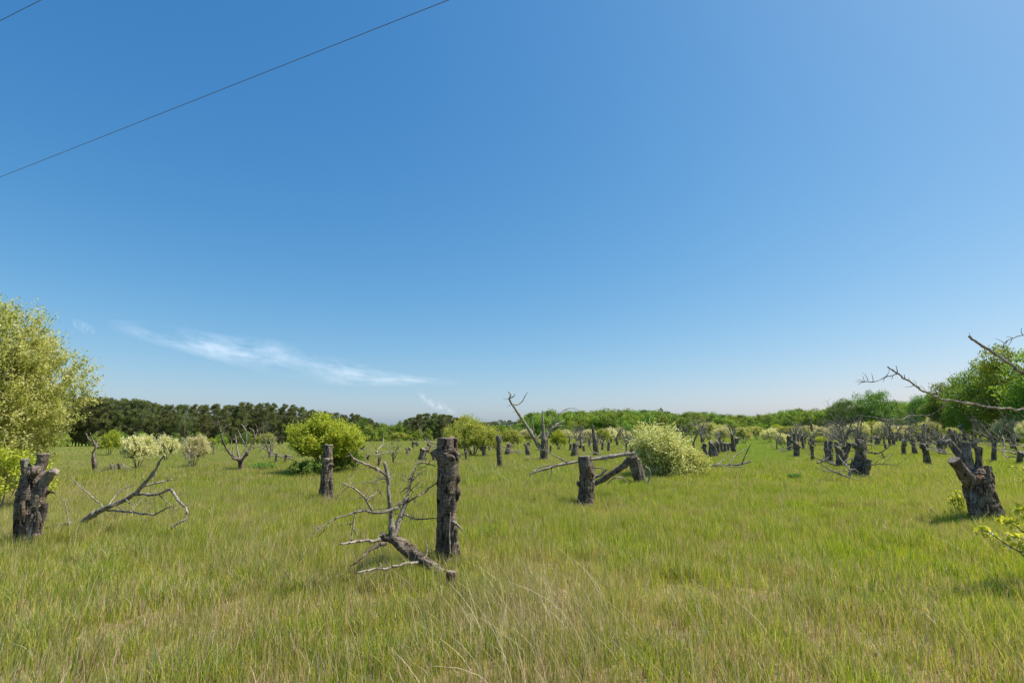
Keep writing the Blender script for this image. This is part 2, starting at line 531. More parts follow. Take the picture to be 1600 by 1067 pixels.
def cut_disc(ringinfo, origin, parent, seed=0, mat=None, name='cut_face'):
    """sawn end: uneven disc of wood slightly proud of the end ring"""
    ring, c, T = ringinfo
    K = 5
    seg = len(ring)
    V = []
    for k in range(K):
        f = (1 - k / K) * .93
        V.append(c + (ring - c) * f)
    V = np.vstack(V)
    rm = np.linalg.norm(ring - c, axis=1).mean()
    h = fbm(V * (1.2 / rm), 3, seed) * rm * .12 + rm * .06
    V = V + T[None] * (h[:, None] + .003)
    V = np.vstack([V, ring - T[None] * rm * .05, (c + T * rm * .02)[None]])
    F_ = []
    ei = K * seg
    for j in range(seg):
        j2 = (j + 1) % seg
        F_.append((ei + j, ei + j2, j2, j))
        for k in range(K - 1):
            F_.append((k * seg + j, k * seg + j2, (k + 1) * seg + j2, (k + 1) * seg + j))
        F_.append(((K - 1) * seg + j, (K - 1) * seg + j2, len(V) - 1))
    me = bpy.data.meshes.new(name)
    me.from_pydata((V - origin).tolist(), [], F_)
    me.materials.append(mat or M['cut'])
    return link_mesh(name, me, parent)

def px_tube(pts, d):
    """[(px,py,dd,rpx)] -> world (x,y,z,r)"""
    o = []
    for p in pts:
        px, py, dd, r = p
        w = at(px, py, d + dd)
        o.append((*w, r * (d + dd) / F / math.sqrt(1 + ((px - 800) / F) ** 2)))   # off-axis widths are stretched by the wide lens
    return np.array(o)

def spurs(line, n, rnd, lmin, lmax, r):
    n = int(n * 1.5)
    """short broken twigs along a limb"""
    res = []
    q = catmull(line, 60)
    for k in range(n):
        i_ = rnd.randint(4, 58)
        p = q[i_, :3]; t = q[min(i_ + 1, 59), :3] - q[i_ - 1, :3]
        t /= np.linalg.norm(t) + 1e-9
        v = np.array([rnd.gauss(0, 1), rnd.gauss(0, .7), rnd.gauss(.3, 1)])
        v -= t * np.dot(v, t) * .8
        v /= np.linalg.norm(v) + 1e-9
        L = rnd.uniform(lmin, lmax)
        m_ = p + v * L * .5 + np.array([rnd.gauss(0, 1), rnd.gauss(0, 1), rnd.gauss(0, 1)]) * L * .06
        e = p + v * L + t * L * .2
        res.append(tube([(*p, r), (*m_, r * .7), (*e, r * .35)], 4, n=4))
    return res

def hero(name, label, cat, bx, by, parts, group=None, seed=1, d=None, lift=.14):
    """a stump or dead branch from limbs given as (part name, material, points, options)"""
    base = P(bx, by, lift) if d is None else col(bx, d)
    d0 = base[1]
    root = empty(name, base, label, cat, group)
    rnd = random.Random(seed)
    for k, (pn, mt, pts, op) in enumerate(parts):
        w = px_tube(pts, d0)
        if pn in ('branch', 'main_limb', 'upright_branch', 'twig', 'stem', 'limb'): w[:, 3] *= .84
        big = w[:, 3].max() > .045
        seg = op.get('seg', 96 if big and d0 < 12 else (28 if big else 8))
        step = op.get('step', .011 if big and d0 < 12 else .035)
        tb = tube(w, seg, step, op.get('rough', .18 if big else .25), seed * 13 + k, op.get('flare', 0),
                  op.get('bark', .13 if big else .0), cap=True, wig=op.get('wig', .12 if big else (.45 if w[:, 3].mean() > .018 else .9)),
                  n=None if big else max(14, int(sum(np.linalg.norm(np.diff(w[:, :3], axis=0), axis=1)) / (.022 if d0 < 9 else .06))))
        tubes = [tb]
        ns = op.get('spurs', 0)
        if ns:
            tubes += spurs(w, ns, rnd, *op.get('sl', (.04, .16)), r=op.get('sr', .0042))
        o = build_tubes(pn, tubes, M[mt], base, root)
        if op.get('label'): o['label'] = op['label']
        if op.get('cut'):
            cut_disc(tb[3], base, o, seed + k, M[op['cut'] if isinstance(op['cut'], str) else 'cut'])
    return root

def flake(parent, d, px, py, dd, wpx, hpx, tilt, seed, mat='bark'):
    """a curled plate of bark standing off the trunk"""
    c = at(px, py, d + dd)
    w, h = wpx * d / F, hpx * d / F
    nu, nv_ = 4, 6
    V, F_ = [], []
    for side in (0, 1):
        for i_ in range(nu + 1):
            for j_ in range(nv_ + 1):
                u, v = i_ / nu - .5, j_ / nv_ - .5
                ed = 1 - .35 * abs(v) * (1 + .5 * math.sin(seed + 7 * v))
                V.append((c[0] + u * w * ed, c[1] + u * u * w * .8 - side * .008 + v * v * h * .1 * tilt, c[2] + v * h * (1 + .12 * math.sin(seed * 3 + 9 * u)) + u * tilt * w * .5))
    n1 = (nu + 1) * (nv_ + 1)
    idx = lambda s, i_, j_: s * n1 + i_ * (nv_ + 1) + j_
    for i_ in range(nu):
        for j_ in range(nv_):
            F_.append((idx(0, i_, j_), idx(0, i_ + 1, j_), idx(0, i_ + 1, j_ + 1), idx(0, i_, j_ + 1)))
            F_.append((idx(1, i_, j_), idx(1, i_, j_ + 1), idx(1, i_ + 1, j_ + 1), idx(1, i_ + 1, j_)))
    for i_ in range(nu):
        F_.append((idx(0, i_, 0), idx(1, i_, 0), idx(1, i_ + 1, 0), idx(0, i_ + 1, 0)))
        F_.append((idx(0, i_, nv_), idx(0, i_ + 1, nv_), idx(1, i_ + 1, nv_), idx(1, i_, nv_)))
    for j_ in range(nv_):
        F_.append((idx(0, 0, j_), idx(0, 0, j_ + 1), idx(1, 0, j_ + 1), idx(1, 0, j_)))
        F_.append((idx(0, nu, j_), idx(1, nu, j_), idx(1, nu, j_ + 1), idx(0, nu, j_ + 1)))
    me = bpy.data.meshes.new('bark_plate')
    loc = np.array(parent.location)
    me.from_pydata((np.array(V) - loc).tolist(), [], F_)
    me.materials.append(M[mat])
    return link_mesh('bark_plate', me, parent)

# ------------------------------------------------------------------ hero stumps
SB = hero('tree_stump', 'tall straight cherry stump with knobbly collar, beside the dead branches in the foreground centre', 'stump', 697, 868, [
    ('trunk', 'bark', [(697, 892, 0, 19), (697, 868, 0, 17.5), (696, 830, 0, 15.3), (697, 780, 0, 15), (698, 735, 0, 15.8), (698, 712, 0, 18), (697, 702, 0, 16)], dict(flare=.16, bark=.19, rough=.16)),
    ('top_stub', 'bark_brown', [(697, 716, 0, 15), (697, 702, 0, 14), (697, 684.5, 0, 13.5)], dict(cut=True, bark=.06)),
    ('knob', 'lichen', [(690, 714, -.02, 7), (684, 709, -.04, 7), (680, 702, -.05, 4)], dict(rough=.5, bark=.2)),
    ('knob', 'bark_brown', [(701, 716, -.06, 9), (703, 718, -.12, 8.5), (704, 719, -.14, 7.5)], dict(cut='bark_brown', rough=.3)),
    ('knob', 'bark_brown', [(708, 714, -.02, 7), (714, 712, -.04, 6.5), (717, 713, -.05, 5)], dict(cut='dead', rough=.4)),
    ('knob', 'bark', [(692, 711, -.05, 7), (691, 713, -.09, 6), (690, 716, -.1, 3)], dict(rough=.6, bark=.25)),
    ('slab', 'bark_brown', [(709, 708, 0, 5), (711, 695, 0, 4.2), (712, 685, 0, 3.8)], dict(cut=True, rough=.35)),
    ('slab', 'bark_brown', [(712, 758, -.03, 3), (714, 768, -.03, 4.5), (714, 782, -.03, 3)], dict(rough=.4)),
    ('broken_twig', 'dead', [(708, 815, -.08, 3.2), (716, 821, -.1, 2), (723, 831, -.12, .6)], {}),
    ('broken_twig', 'dead', [(703, 865, -.16, 1.1), (702, 830, -.15, .9), (704, 800, -.13, .5)], {}),
], seed=3)
dB = SB.location.y
for k, (px, py, w, h, t) in enumerate([(715, 748, 9, 7, .6), (717, 752, 5, 4, 1.2), (706, 735, 11, 14, .2), (688, 745, 10, 12, -.3), (708, 790, 8, 20, .2),
                                       (690, 800, 10, 16, .1), (705, 850, 10, 22, .3), (686, 770, 7, 18, -.2), (699, 760, 9, 9, .1), (712, 832, 6, 14, .4)]):
    off = abs(px - 697) / 17.0
    flake(SB, dB, px, py, -.118 * math.sqrt(max(0, 1 - min(1, off) ** 2)) - .012, w, h, t, k, ['bark', 'bark_brown', 'bark'][k % 3])

SA = hero('tree_stump', 'thick dark stump with pale broken limb, under the big pale shrub on the left', 'stump', 45, 838, [
    ('trunk', 'bark', [(39, 862, 0, 21), (41, 838, 0, 20.5), (45, 800, 0, 22.5), (51, 768, 0, 22.5), (53, 745, 0, 22), (55, 728, 0, 16)], dict(flare=.12, bark=.2, rough=.2)),
    ('limb_stub', 'bark', [(58, 738, 0, 12), (65, 722, 0, 10), (68, 709, 0, 10)], dict(cut=True)),
    ('limb_stub', 'lichen', [(46, 742, -.04, 11), (39, 728, -.05, 8.5), (38, 718, -.05, 8)], dict(cut=True, rough=.3)),
    ('limb_stub', 'cut', [(66, 762, -.03, 9), (72, 748, -.05, 8.5), (80, 739, -.05, 8), (88, 736, -.05, 6.5)], dict(cut='dead', rough=.45, label='pale barkless broken limb stub')),
    ('knob', 'bark', [(56, 732, -.1, 8), (56, 736, -.15, 7), (57, 741, -.16, 4)], dict(rough=.5)),
    ('broken_twig', 'rot', [(70, 772, -.05, 4.5), (78, 768, -.06, 3), (86, 770, -.07, 1.5)], dict(rough=.3)),
    ('slab', 'bark', [(31, 812, -.12, 5), (36, 795, -.14, 6), (39, 772, -.13, 4)], dict(rough=.35)),
    ('slab', 'bark', [(60, 835, -.17, 7), (62, 810, -.16, 6.5), (60, 785, -.15, 4)], dict(rough=.35)),
    ('slab', 'dead', [(47, 842, -.19, 5), (49, 822, -.18, 4), (46, 805, -.16, 1.5)], dict(rough=.5, label='strip of pale bare wood at the foot')),
], seed=5)
dA = SA.location.y
for k, (px, py, w, h, t) in enumerate([(38, 775, 14, 12, .2), (52, 782, 12, 16, -.2), (66, 800, 12, 24, .2), (44, 810, 14, 12, .1), (64, 770, 10, 14, .4), (33, 830, 10, 16, -.3), (56, 825, 12, 18, .1)]):
    off = abs(px - 49) / 27.0
    flake(SA, dA, px, py, -.2 * math.sqrt(max(0, 1 - min(1, off) ** 2)) - .015, w, h, t, k + 20, 'bark')

SC_ = hero('tree_stump', 'broad forked stump with four sawn limbs leaning left, foreground right edge', 'stump', 1541, 803, [
    ('trunk', 'bark', [(1545, 822, 0, 34), (1541, 803, 0, 28), (1534, 780, 0, 26), (1528, 757, 0, 25), (1525, 742, 0, 23), (1524, 731, 0, 16)], dict(flare=.14, bark=.22, rough=.22)),
    ('limb_stub', 'bark_brown', [(1527, 768, -.06, 13), (1512, 748, -.1, 13), (1500, 731, -.14, 11), (1490, 718, -.16, 10)], dict(cut=True, rough=.15, label='thick smooth lower limb stub reaching left')),
    ('limb_stub', 'deadgrey', [(1520, 742, .08, 10), (1506, 720, .12, 8), (1494, 703, .14, 6.5), (1481, 688, .15, 5.5)], dict(cut=True)),
    ('limb_stub', 'deadgrey', [(1518, 742, 0, 9.5), (1512, 714, 0, 7.6), (1510, 691, 0, 8.2)], dict(cut=True)),
    ('limb_stub', 'bark', [(1530, 742, -.05, 8.5), (1529, 718, -.05, 5.8), (1529, 698, -.05, 7)], dict(cut=True)),
    ('slab', 'bark', [(1543, 790, -.12, 6), (1546, 760, -.06, 8), (1543, 728, -.02, 6)], dict(rough=.45)),
    ('slab', 'bark', [(1553, 803, -.05, 6), (1551, 792, -.05, 5), (1549, 782, -.05, 3)], dict(rough=.4)),
    ('slab', 'deadgrey', [(1526, 812, -.12, 7), (1525, 790, -.13, 8), (1522, 765, -.12, 6)], dict(rough=.3, label='streak of bare grey wood')),
    ('knob', 'rot', [(1529, 745, -.10, 8), (1530, 750, -.17, 7), (1531, 756, -.19, 4)], dict(rough=.5)),
    ('knob', 'bark', [(1538, 752, -.12, 7), (1540, 760, -.18, 7), (1541, 770, -.16, 5)], dict(rough=.55)),
], seed=8)
dC = SC_.location.y
for k, (px, py, w, h, t) in enumerate([(1540, 765, 10, 16, .3), (1546, 748, 8, 10, .5), (1535, 785, 10, 14, .2), (1548, 780, 8, 18, .4), (1532, 765, 9, 9, -.2), (1545, 735, 7, 9, .5), (1542, 795, 8, 12, .2), (1518, 795, 6, 18, -.2)]):
    off = abs(px - 1536) / 22.0
    flake(SC_, dC, px, py, -.23 * math.sqrt(max(0, 1 - min(1, off) ** 2)) - .015, w, h, t, k + 40, ['bark', 'bark', 'lichen'][k % 3])

hero('tree_stump', 'tall slim stump with pale ring below its top, before the bright green bush', 'stump', 510, 772, [
    ('trunk', 'bark', [(510, 786, 0, 13), (510, 772, 0, 11.3), (510, 750, 0, 9.6), (511, 728, 0, 8.2), (512, 712, 0, 7.4), (513, 695, 0, 7.2)], dict(flare=.2, cut=True, rough=.2)),
    ('collar', 'cut', [(512, 720.5, -.02, 7.6), (511.5, 717.5, -.02, 8.6), (511.5, 715, -.02, 7.6)], dict(rough=.25, bark=.05)),
    ('knob', 'bark_brown', [(516, 728, -.02, 4), (519, 726, -.03, 3.6), (520.5, 725, -.03, 2.5)], dict(rough=.3)),
    ('knob', 'lichen', [(508, 716, -.05, 4), (504, 714, -.07, 3), (503, 713, -.08, 2)], dict(rough=.3)),
    ('slab', 'bark', [(517, 775, -.06, 3.5), (518, 760, -.05, 3.2), (518, 745, -.04, 2)], dict(rough=.4)),
], seed=11)
hero('tree_stump', 'stout stump with peeling bark that props up the long fallen limb, centre right', 'stump', 915, 780, [
    ('trunk', 'bark', [(915, 794, 0, 14), (915, 780, 0, 12.3), (916, 755, 0, 11.2), (917, 738, 0, 11.6), (915, 722, 0, 11), (914, 713, 0, 10.5)], dict(flare=.15, cut=True, rough=.2)),
    ('slab', 'rot', [(919, 748, -.12, 3), (921, 738, -.13, 4), (920, 728, -.13, 3)], dict(rough=.4, label='patch of reddish bare wood')),
    ('slab', 'cut', [(917, 732, -.13, 3), (917, 722, -.13, 4), (920, 714, -.12, 3)], dict(rough=.4)),
    ('slab', 'bark', [(923, 772, -.07, 3.5), (925, 758, -.06, 4), (924, 742, -.05, 3)], dict(rough=.4)),
    ('knob', 'bark', [(906, 758, -.03, 4), (903.5, 755, -.03, 3), (902.5, 752, -.03, 1.5)], dict(rough=.3)),
], seed=14)
hero('tree_stump', 'short dark leaning stump under the right end of the long fallen limb', 'stump', 998, 749, [
    ('trunk', 'bark', [(1003, 760, 0, 10), (1000, 749, 0, 9), (996, 735, 0, 9.5), (993, 724, 0, 9), (992, 717, 0, 7.5)], dict(flare=.1, cut=True, rough=.25, seg=40, step=.03)),
    ('slab', 'cut', [(1001, 752, -.1, 2), (999, 742, -.11, 3), (996, 730, -.11, 2)], dict(rough=.4)),
], seed=17)
hero('tree_stump', 'thin pole-like stump with dark knobby head standing alone in the middle of the field', 'stump', 781, 728, [
    ('trunk', 'bark_brown', [(781.5, 737, 0, 4.2), (781, 724, 0, 3.9), (780, 705, 0, 3.8), (780, 688, 0, 3.8)], dict(rough=.2, seg=24, step=.04)),
    ('knob', 'bark', [(780, 691, 0, 4.2), (779.5, 686, 0, 5.2), (780, 680.5, 0, 4.2)], dict(rough=.4, seg=16, cut='bark')),
], seed=19)
hero('tree_stump', 'very dark wide stump with flaring bark slabs, tallest of the right-hand cluster', 'stump', 1344, 742, [
    ('trunk', 'bark', [(1347, 756, 0, 13), (1346, 742, 0, 12), (1345, 725, 0, 9.5), (1344, 708, 0, 8), (1343, 697, 0, 8), (1344, 687, 0, 6)], dict(flare=.1, cut=True, rough=.5, bark=.22)),
    ('slab', 'bark', [(1350, 738, -.15, 6), (1355, 727, -.18, 6.5), (1358, 717, -.2, 4)], dict(rough=.4, cut='rot')),
    ('slab', 'bark', [(1333, 741, -.1, 4), (1332, 730, -.1, 4), (1333, 718, -.1, 2)], dict(rough=.4)),
    ('limb_stub', 'bark', [(1341, 703, 0, 5), (1336, 697, -.03, 4.5), (1332, 693, -.04, 3)], dict(rough=.3)),
    ('slab', 'bark', [(1358, 748, -.1, 4), (1356, 742, -.1, 4), (1353, 734, -.1, 2)], dict(rough=.4)),
], seed=23)
hero('tree_stump', 'two-pronged stump with lit tips, middle of the right-hand cluster', 'stump', 1316, 728, [
    ('trunk', 'bark', [(1317, 740, 0, 10), (1316, 728, 0, 8.5), (1316, 715, 0, 7.5), (1316, 707, 0, 6.5)], dict(flare=.1, rough=.5, bark=.22)),
    ('limb_stub', 'deadgrey', [(1313, 716, 0, 6), (1309, 704, 0, 4.5), (1306, 690, 0, 3.5)], dict(cut=True, rough=.25)),
    ('limb_stub', 'bark', [(1318, 716, 0, 6), (1323, 705, 0, 4.5), (1327, 692, 0, 4)], dict(cut=True, rough=.25)),
    ('limb_stub', 'deadgrey', [(1316, 712, -.1, 4), (1311, 702, -.2, 3), (1304, 697, -.25, 2)], dict(cut=True)),
], seed=27)
hero('tree_stump', 'jagged grey stump on the left of the right-hand cluster', 'stump', 1296, 722, [
    ('trunk', 'bark', [(1299, 732, 0, 8), (1298, 722, 0, 7), (1295, 710, 0, 7), (1296, 698, 0, 5), (1299, 689, 0, 3)], dict(flare=.1, cut=True, rough=.55, bark=.22)),
    ('limb_stub', 'bark', [(1295, 715, 0, 5), (1291, 703, 0, 4), (1291, 688, 0, 2.5)], dict(rough=.3)),
], seed=29)
hero('tree_stump', 'tall narrow snag with a pointed broken top, behind the fallen limb', 'stump', 931, 711, [
    ('trunk', 'bark', [(933, 719, 0, 5.5), (932, 711, 0, 4.8), (930, 690, 0, 4), (927, 675, 0, 2.6), (925, 661, 0, .8)], dict(rough=.25, seg=20, step=.06)),
    ('limb_stub', 'bark_brown', [(931, 695, 0, 3), (933, 690, 0, 2.5), (934, 684, 0, 1.6)], dict(rough=.3)),
], seed=31)

# ------------------------------------------------------------------ fallen branches
hero('fallen_branch', 'pale forked dead branch lying in the grass right of the thick left stump', 'fallen branch', 150, 822, [
    ('main_limb', 'dead', [(98, 828, .05, 6), (122, 819, .05, 7), (150, 803, 0, 6), (180, 787, -.05, 5), (210, 771, -.1, 4.3), (236, 741, -.2, 3), (257, 711, -.3, 1.6)], dict(rough=.2, seg=14, spurs=14, cut=True)),
    ('branch', 'dead', [(208, 773, -.1, 3), (244, 770.5, -.3, 2.7), (267, 765.6, -.4, 2.8), (279, 782, -.5, 2.4), (294, 805, -.6, 2), (268, 827, -.7, 1.5)], dict(spurs=16)),
    ('branch', 'dead', [(166, 797, 0, 2), (221, 802, -.3, 1.8), (244, 802, -.4, 1.6), (268, 790, -.5, 1)], dict(spurs=8)),
    ('branch', 'dead', [(222, 760, -.15, 2.2), (247, 754, -.05, 2), (270, 749, .05, 1.3)], dict(spurs=8)),
    ('branch', 'dead', [(162, 793, 0, 1.5), (131, 765, .3, 1.1), (109, 745, .5, .7)], dict(spurs=4)),
    ('branch', 'dead', [(165, 795, 0, 1.4), (187, 767, .3, 1.1), (214, 756, .4, .7)], dict(spurs=6)),
    ('branch', 'dead', [(223, 801, -.3, 1.1), (240, 779, -.2, .9), (259, 773, -.2, .6)], dict(spurs=3)),
    ('branch', 'dead', [(196, 779, -.1, 1.1), (205, 790, -.3, .8), (207, 806, -.4, .6)], dict(spurs=2)),
    ('branch', 'dead', [(246, 770, -.3, 1), (262, 785, -.4, .8), (275, 795, -.4, .5)], dict(spurs=2)),
    ('branch', 'dead', [(180, 788, -.05, 1.2), (200, 800, .2, .9), (220, 782, .5, .6), (234, 775, .6, .4)], dict(spurs=4)),
    ('knot', 'deadgrey', [(236, 745, -.2, 3.4), (238, 741, -.2, 4), (240, 735, -.2, 2)], dict(rough=.4)),
], seed=41, lift=.1)
hero('fallen_branch', 'thin upright dead twig standing between the left stump and its fallen branch', 'fallen branch', 107, 826, [
    ('stem', 'dead', [(109, 832, 0, 1.2), (105, 800, 0, 1), (101, 785, 0, .8), (91, 773, 0, .5)], dict(spurs=3)),
], seed=42)
hero('bark_debris', 'heap of crumbled brown bark on the grass at the foot of the left stump', 'bark debris', 84, 832, [
    ('bark_piece', 'rot', [(66, 832, .05, 5), (78, 825, 0, 7), (92, 822, 0, 5)], dict(rough=.5, seg=14)),
    ('bark_piece', 'dead', [(88, 828, .1, 4), (104, 820, 0, 4.5), (116, 820, 0, 3)], dict(rough=.5, seg=10)),
    ('bark_piece', 'rot', [(60, 838, -.1, 3), (68, 835, -.1, 4), (78, 837, -.1, 2)], dict(rough=.5, seg=10)),
], seed=43, lift=.04)

hero('fallen_branch', 'large bleached dead branch with upright forks lying left of the tall central stump', 'fallen branch', 652, 886, [
    ('main_limb', 'bark', [(692, 896, -.1, 7), (677, 887, -.06, 9), (658, 876, 0, 10), (640, 862, .05, 11.5), (622, 847, .05, 10.5), (606, 837, .05, 7.5)], dict(rough=.22, bark=.1, cut=True)),
    ('limb_stub', 'bark', [(608, 841, .03, 6), (600, 838, 0, 5.3), (597, 834, -.02, 5)], dict(cut=True, rough=.2)),
    ('upright_branch', 'dead', [(613, 840, .03, 5.5), (611, 812, .02, 4.6), (608, 780, 0, 3.8), (605, 750, 0, 3.3), (601.5, 722, -.02, 3.2)], dict(rough=.15, seg=14, spurs=8, cut=True)),
    ('branch', 'dead', [(603, 741, 0, 2.6), (590, 734, -.1, 2.4), (576, 729, -.2, 2.4), (562, 723, -.3, 2.2), (552, 717, -.36, 1.9), (547, 707, -.4, 1.2)], dict(spurs=7)),
    ('upright_branch', 'dead', [(615, 838, .05, 5.5), (622, 818, .1, 5), (629, 800, .15, 4.4), (636, 780, .2, 3.4), (641, 757, .3, 1.9), (646.5, 737, .35, 1.4), (653, 723, .4, .9)], dict(rough=.15, seg=12, spurs=12, sl=(.05, .22))),
    ('branch', 'dead', [(652, 724, .4, 1), (661, 723.5, .3, 1.1), (670, 725, .4, 1), (681, 728, .5, .8)], dict(spurs=3)),
    ('branch', 'dead', [(634, 785, .2, 2), (645, 779, .15, 1.6), (657, 773, .15, 1.4), (669, 764, .3, 1.2), (682, 754, .5, 1)], dict(spurs=7)),
    ('branch', 'deadgrey', [(637, 776, .2, 3), (627, 789, .1, 3), (612, 797, 0, 2.6), (582, 799, -.25, 2.2), (556, 798.5, -.4, 1.9), (525, 813, -.6, 1.4), (479, 839, -.85, .7)], dict(spurs=12, sl=(.04, .1))),
    ('branch', 'dead', [(582, 797, -.25, 2), (575, 785, -.3, 1.8), (567, 774, -.35, 1.7), (549, 761, -.5, 1.4), (534, 754, -.6, .9)], dict(spurs=8)),
    ('branch', 'dead', [(598, 843, 0, 2.8), (580, 845, -.2, 2.5), (564, 846.5, -.35, 2.3), (532, 850, -.6, 2)], dict(spurs=4, cut=True)),
    ('branch', 'bark_brown', [(602, 848, 0, 4.5), (590, 854, -.1, 3.6), (575, 862, -.2, 2.6), (561, 873, -.3, 1.8), (547, 884, -.35, 1)], dict(spurs=3)),
    ('branch', 'dead', [(652, 878, -.1, 2.6), (635, 881, -.25, 2.4), (618, 884, -.35, 2.2), (597, 887, -.45, 1.9), (558, 894, -.7, 1.6)], dict(spurs=8, cut=True)),
    ('branch', 'dead', [(629, 804, .15, 1.5), (641, 808, .2, 1.3), (654, 810.5, .3, 1.3), (682, 810, .5, 1)], dict(spurs=7, sl=(.03, .07))),
    ('branch', 'dead', [(556, 800, -.4, 1.4), (552, 824, -.42, 1.2), (548, 845, -.44, .9)], dict(spurs=3)),
    ('branch', 'dead', [(544, 812, -.3, .7), (552, 828, -.3, .8), (562, 846, -.25, .6)], {}),
    ('branch', 'dead', [(643, 750, .3, 1), (636, 745, .35, .8), (629, 741, .4, .5)], dict(spurs=3)),
    ('branch', 'dead', [(644, 752, .3, 1.1), (652, 744, .25, .8), (661, 735, .2, .5)], dict(spurs=3)),
    ('branch', 'dead', [(640, 768, .25, 1), (648, 760, .2, .8), (655, 752, .15, .5)], dict(spurs=2)),
    ('branch', 'dead', [(641, 762, .25, 1.1), (634, 762, .35, .8), (626, 771, .4, .5)], dict(spurs=3)),
    ('branch', 'dead', [(573, 782, -.3, .9), (585, 772, -.1, 1), (594, 769, 0, .9), (598, 776, .05, .5)], dict(spurs=2)),
    ('branch', 'dead', [(650, 872, -.02, 1.4), (665, 868, .1, 1), (668, 850, .15, .7)], dict(spurs=2)),
], seed=47, lift=.12)
hero('log_piece', 'short rotten chunk of log half hidden in the grass in front of the central stump', 'log', 704, 912, [
    ('log', 'rot', [(700, 925, 0, 8), (704, 908, 0, 9.5), (706, 893, 0, 7)], dict(rough=.4, cut=True, seg=24)),
    ('broken_twig', 'dead', [(707, 910, -.03, 3), (712, 902, -.04, 2), (709, 893, -.04, .8)], dict(rough=.4)),
], seed=48, lift=.06)
hero('fallen_branch', 'small dead stick poking out of the grass left of the central branches', 'fallen branch', 440, 893, [
    ('stem', 'deadgrey', [(444, 905, 0, 1.8), (440, 890, 0, 1.8), (434, 882, 0, 1.5), (430, 873, 0, .8)], dict(spurs=3)),
    ('twig', 'deadgrey', [(441, 893, 0, 1.5), (446, 887, 0, 1), (445, 880, 0, .6)], {}),
], seed=49, lift=.05)

hero('fallen_limb', 'long fallen limb resting across the stout stump and the short leaning stump', 'fallen branch', 962, 757, [
    ('main_limb', 'bark', [(924, 758, .1, 3.8), (942, 749, .05, 5), (958, 738, 0, 5.2), (974, 728, -.05, 6), (986, 718, -.1, 7), (994, 712, -.1, 5)], dict(rough=.3, spurs=10, sl=(.05, .2), seg=32, step=.03)),
    ('branch', 'dead', [(992, 708, -.1, 3.6), (976, 710, -.1, 3.4), (950, 713, -.12, 3.2), (928, 716, -.15, 2.9), (905, 720, -.3, 2.3), (883, 725, -.4, 2.4), (860, 731, -.5, 2), (845, 735, -.5, 1.6), (830, 740, -.5, 1.2), (828, 745, -.5, .6)], dict(spurs=12, seg=12, rough=.2)),
    ('branch', 'dead', [(833, 738, -.5, 1), (841, 731, -.4, 1.1), (855, 728, -.4, 1.1), (871, 729, -.4, .9)], dict(spurs=2)),
    ('branch', 'dead', [(886, 722, -.4, 1.4), (868, 712, -.2, 1.2), (855, 704, 0, 1), (836, 702, .2, .7)], dict(spurs=4)),
    ('branch', 'deadgrey', [(928, 745, .1, 2.5), (940, 740, .1, 2.6), (948, 733, .1, 2)], dict(spurs=3)),
    ('branch', 'dead', [(929, 731, .1, 1.2), (938, 730, .05, 1.1), (946, 738, 0, .8)], dict(spurs=2)),
    ('branch', 'dead', [(862, 731, -.5, .9), (861, 740, -.5, .7), (857, 752, -.5, .4)], {}),
    ('branch', 'dead', [(949, 756, -.3, .9), (958, 748, -.35, 1.1), (970, 746, -.35, 1), (980, 752, -.35, .8), (984, 757, -.35, .6)], dict(spurs=2)),
    ('branch', 'dead', [(976, 724, -.1, 1.5), (980, 712, -.1, 1.2), (978, 704, -.1, .7)], dict(spurs=2)),
], seed=53, d=11.6)
hero('fallen_branch', 'curved pale twig looping out of the grass between the leaning stump and cream shrub', 'fallen branch', 1013, 756, [
    ('stem', 'dead', [(1010, 762, 0, 1.6), (1015, 748, 0, 1.7), (1016, 738, 0, 1.6), (1013, 731, 0, 1.4), (1008, 729, 0, 1)], dict(spurs=2)),
    ('stem', 'deadgrey', [(1005, 762, .1, 1.4), (1007, 752, .1, 1.5), (1004, 740, .1, 1)], {}),
], seed=54)
hero('fallen_branch', 'dark dead branch lying flat on the open grass right of the cream shrub', 'fallen branch', 1130, 728, [
    ('main_limb', 'deadgrey', [(1100, 729, .1, 2.2), (1120, 727, 0, 2.4), (1140, 727, 0, 2.2), (1158, 725, 0, 1.9), (1173, 720.5, .1, 1.6)], dict(spurs=8, sl=(.06, .3), sr=.008)),
    ('branch', 'deadgrey', [(1160, 724, 0, 1.2), (1165, 710, 0, 1), (1173, 693, 0, .7)], {}),
    ('branch', 'dead', [(1140, 725, 0, 1.1), (1148, 712, .2, .9), (1160, 705, .3, .8), (1172, 700, .3, .5)], dict(spurs=2)),
    ('branch', 'dead', [(1128, 728, -.1, 1), (1150, 729, -.2, .9), (1168, 729, -.2, .6)], {}),
    ('branch', 'dead', [(1092, 738, -.2, .8), (1098, 731, -.1, .9), (1104, 727, 0, .7)], {}),
    ('branch', 'dead', [(1118, 727, 0, 1), (1132, 717, .5, .8), (1141, 700, .7, .6)], dict(spurs=2)),
], seed=57)
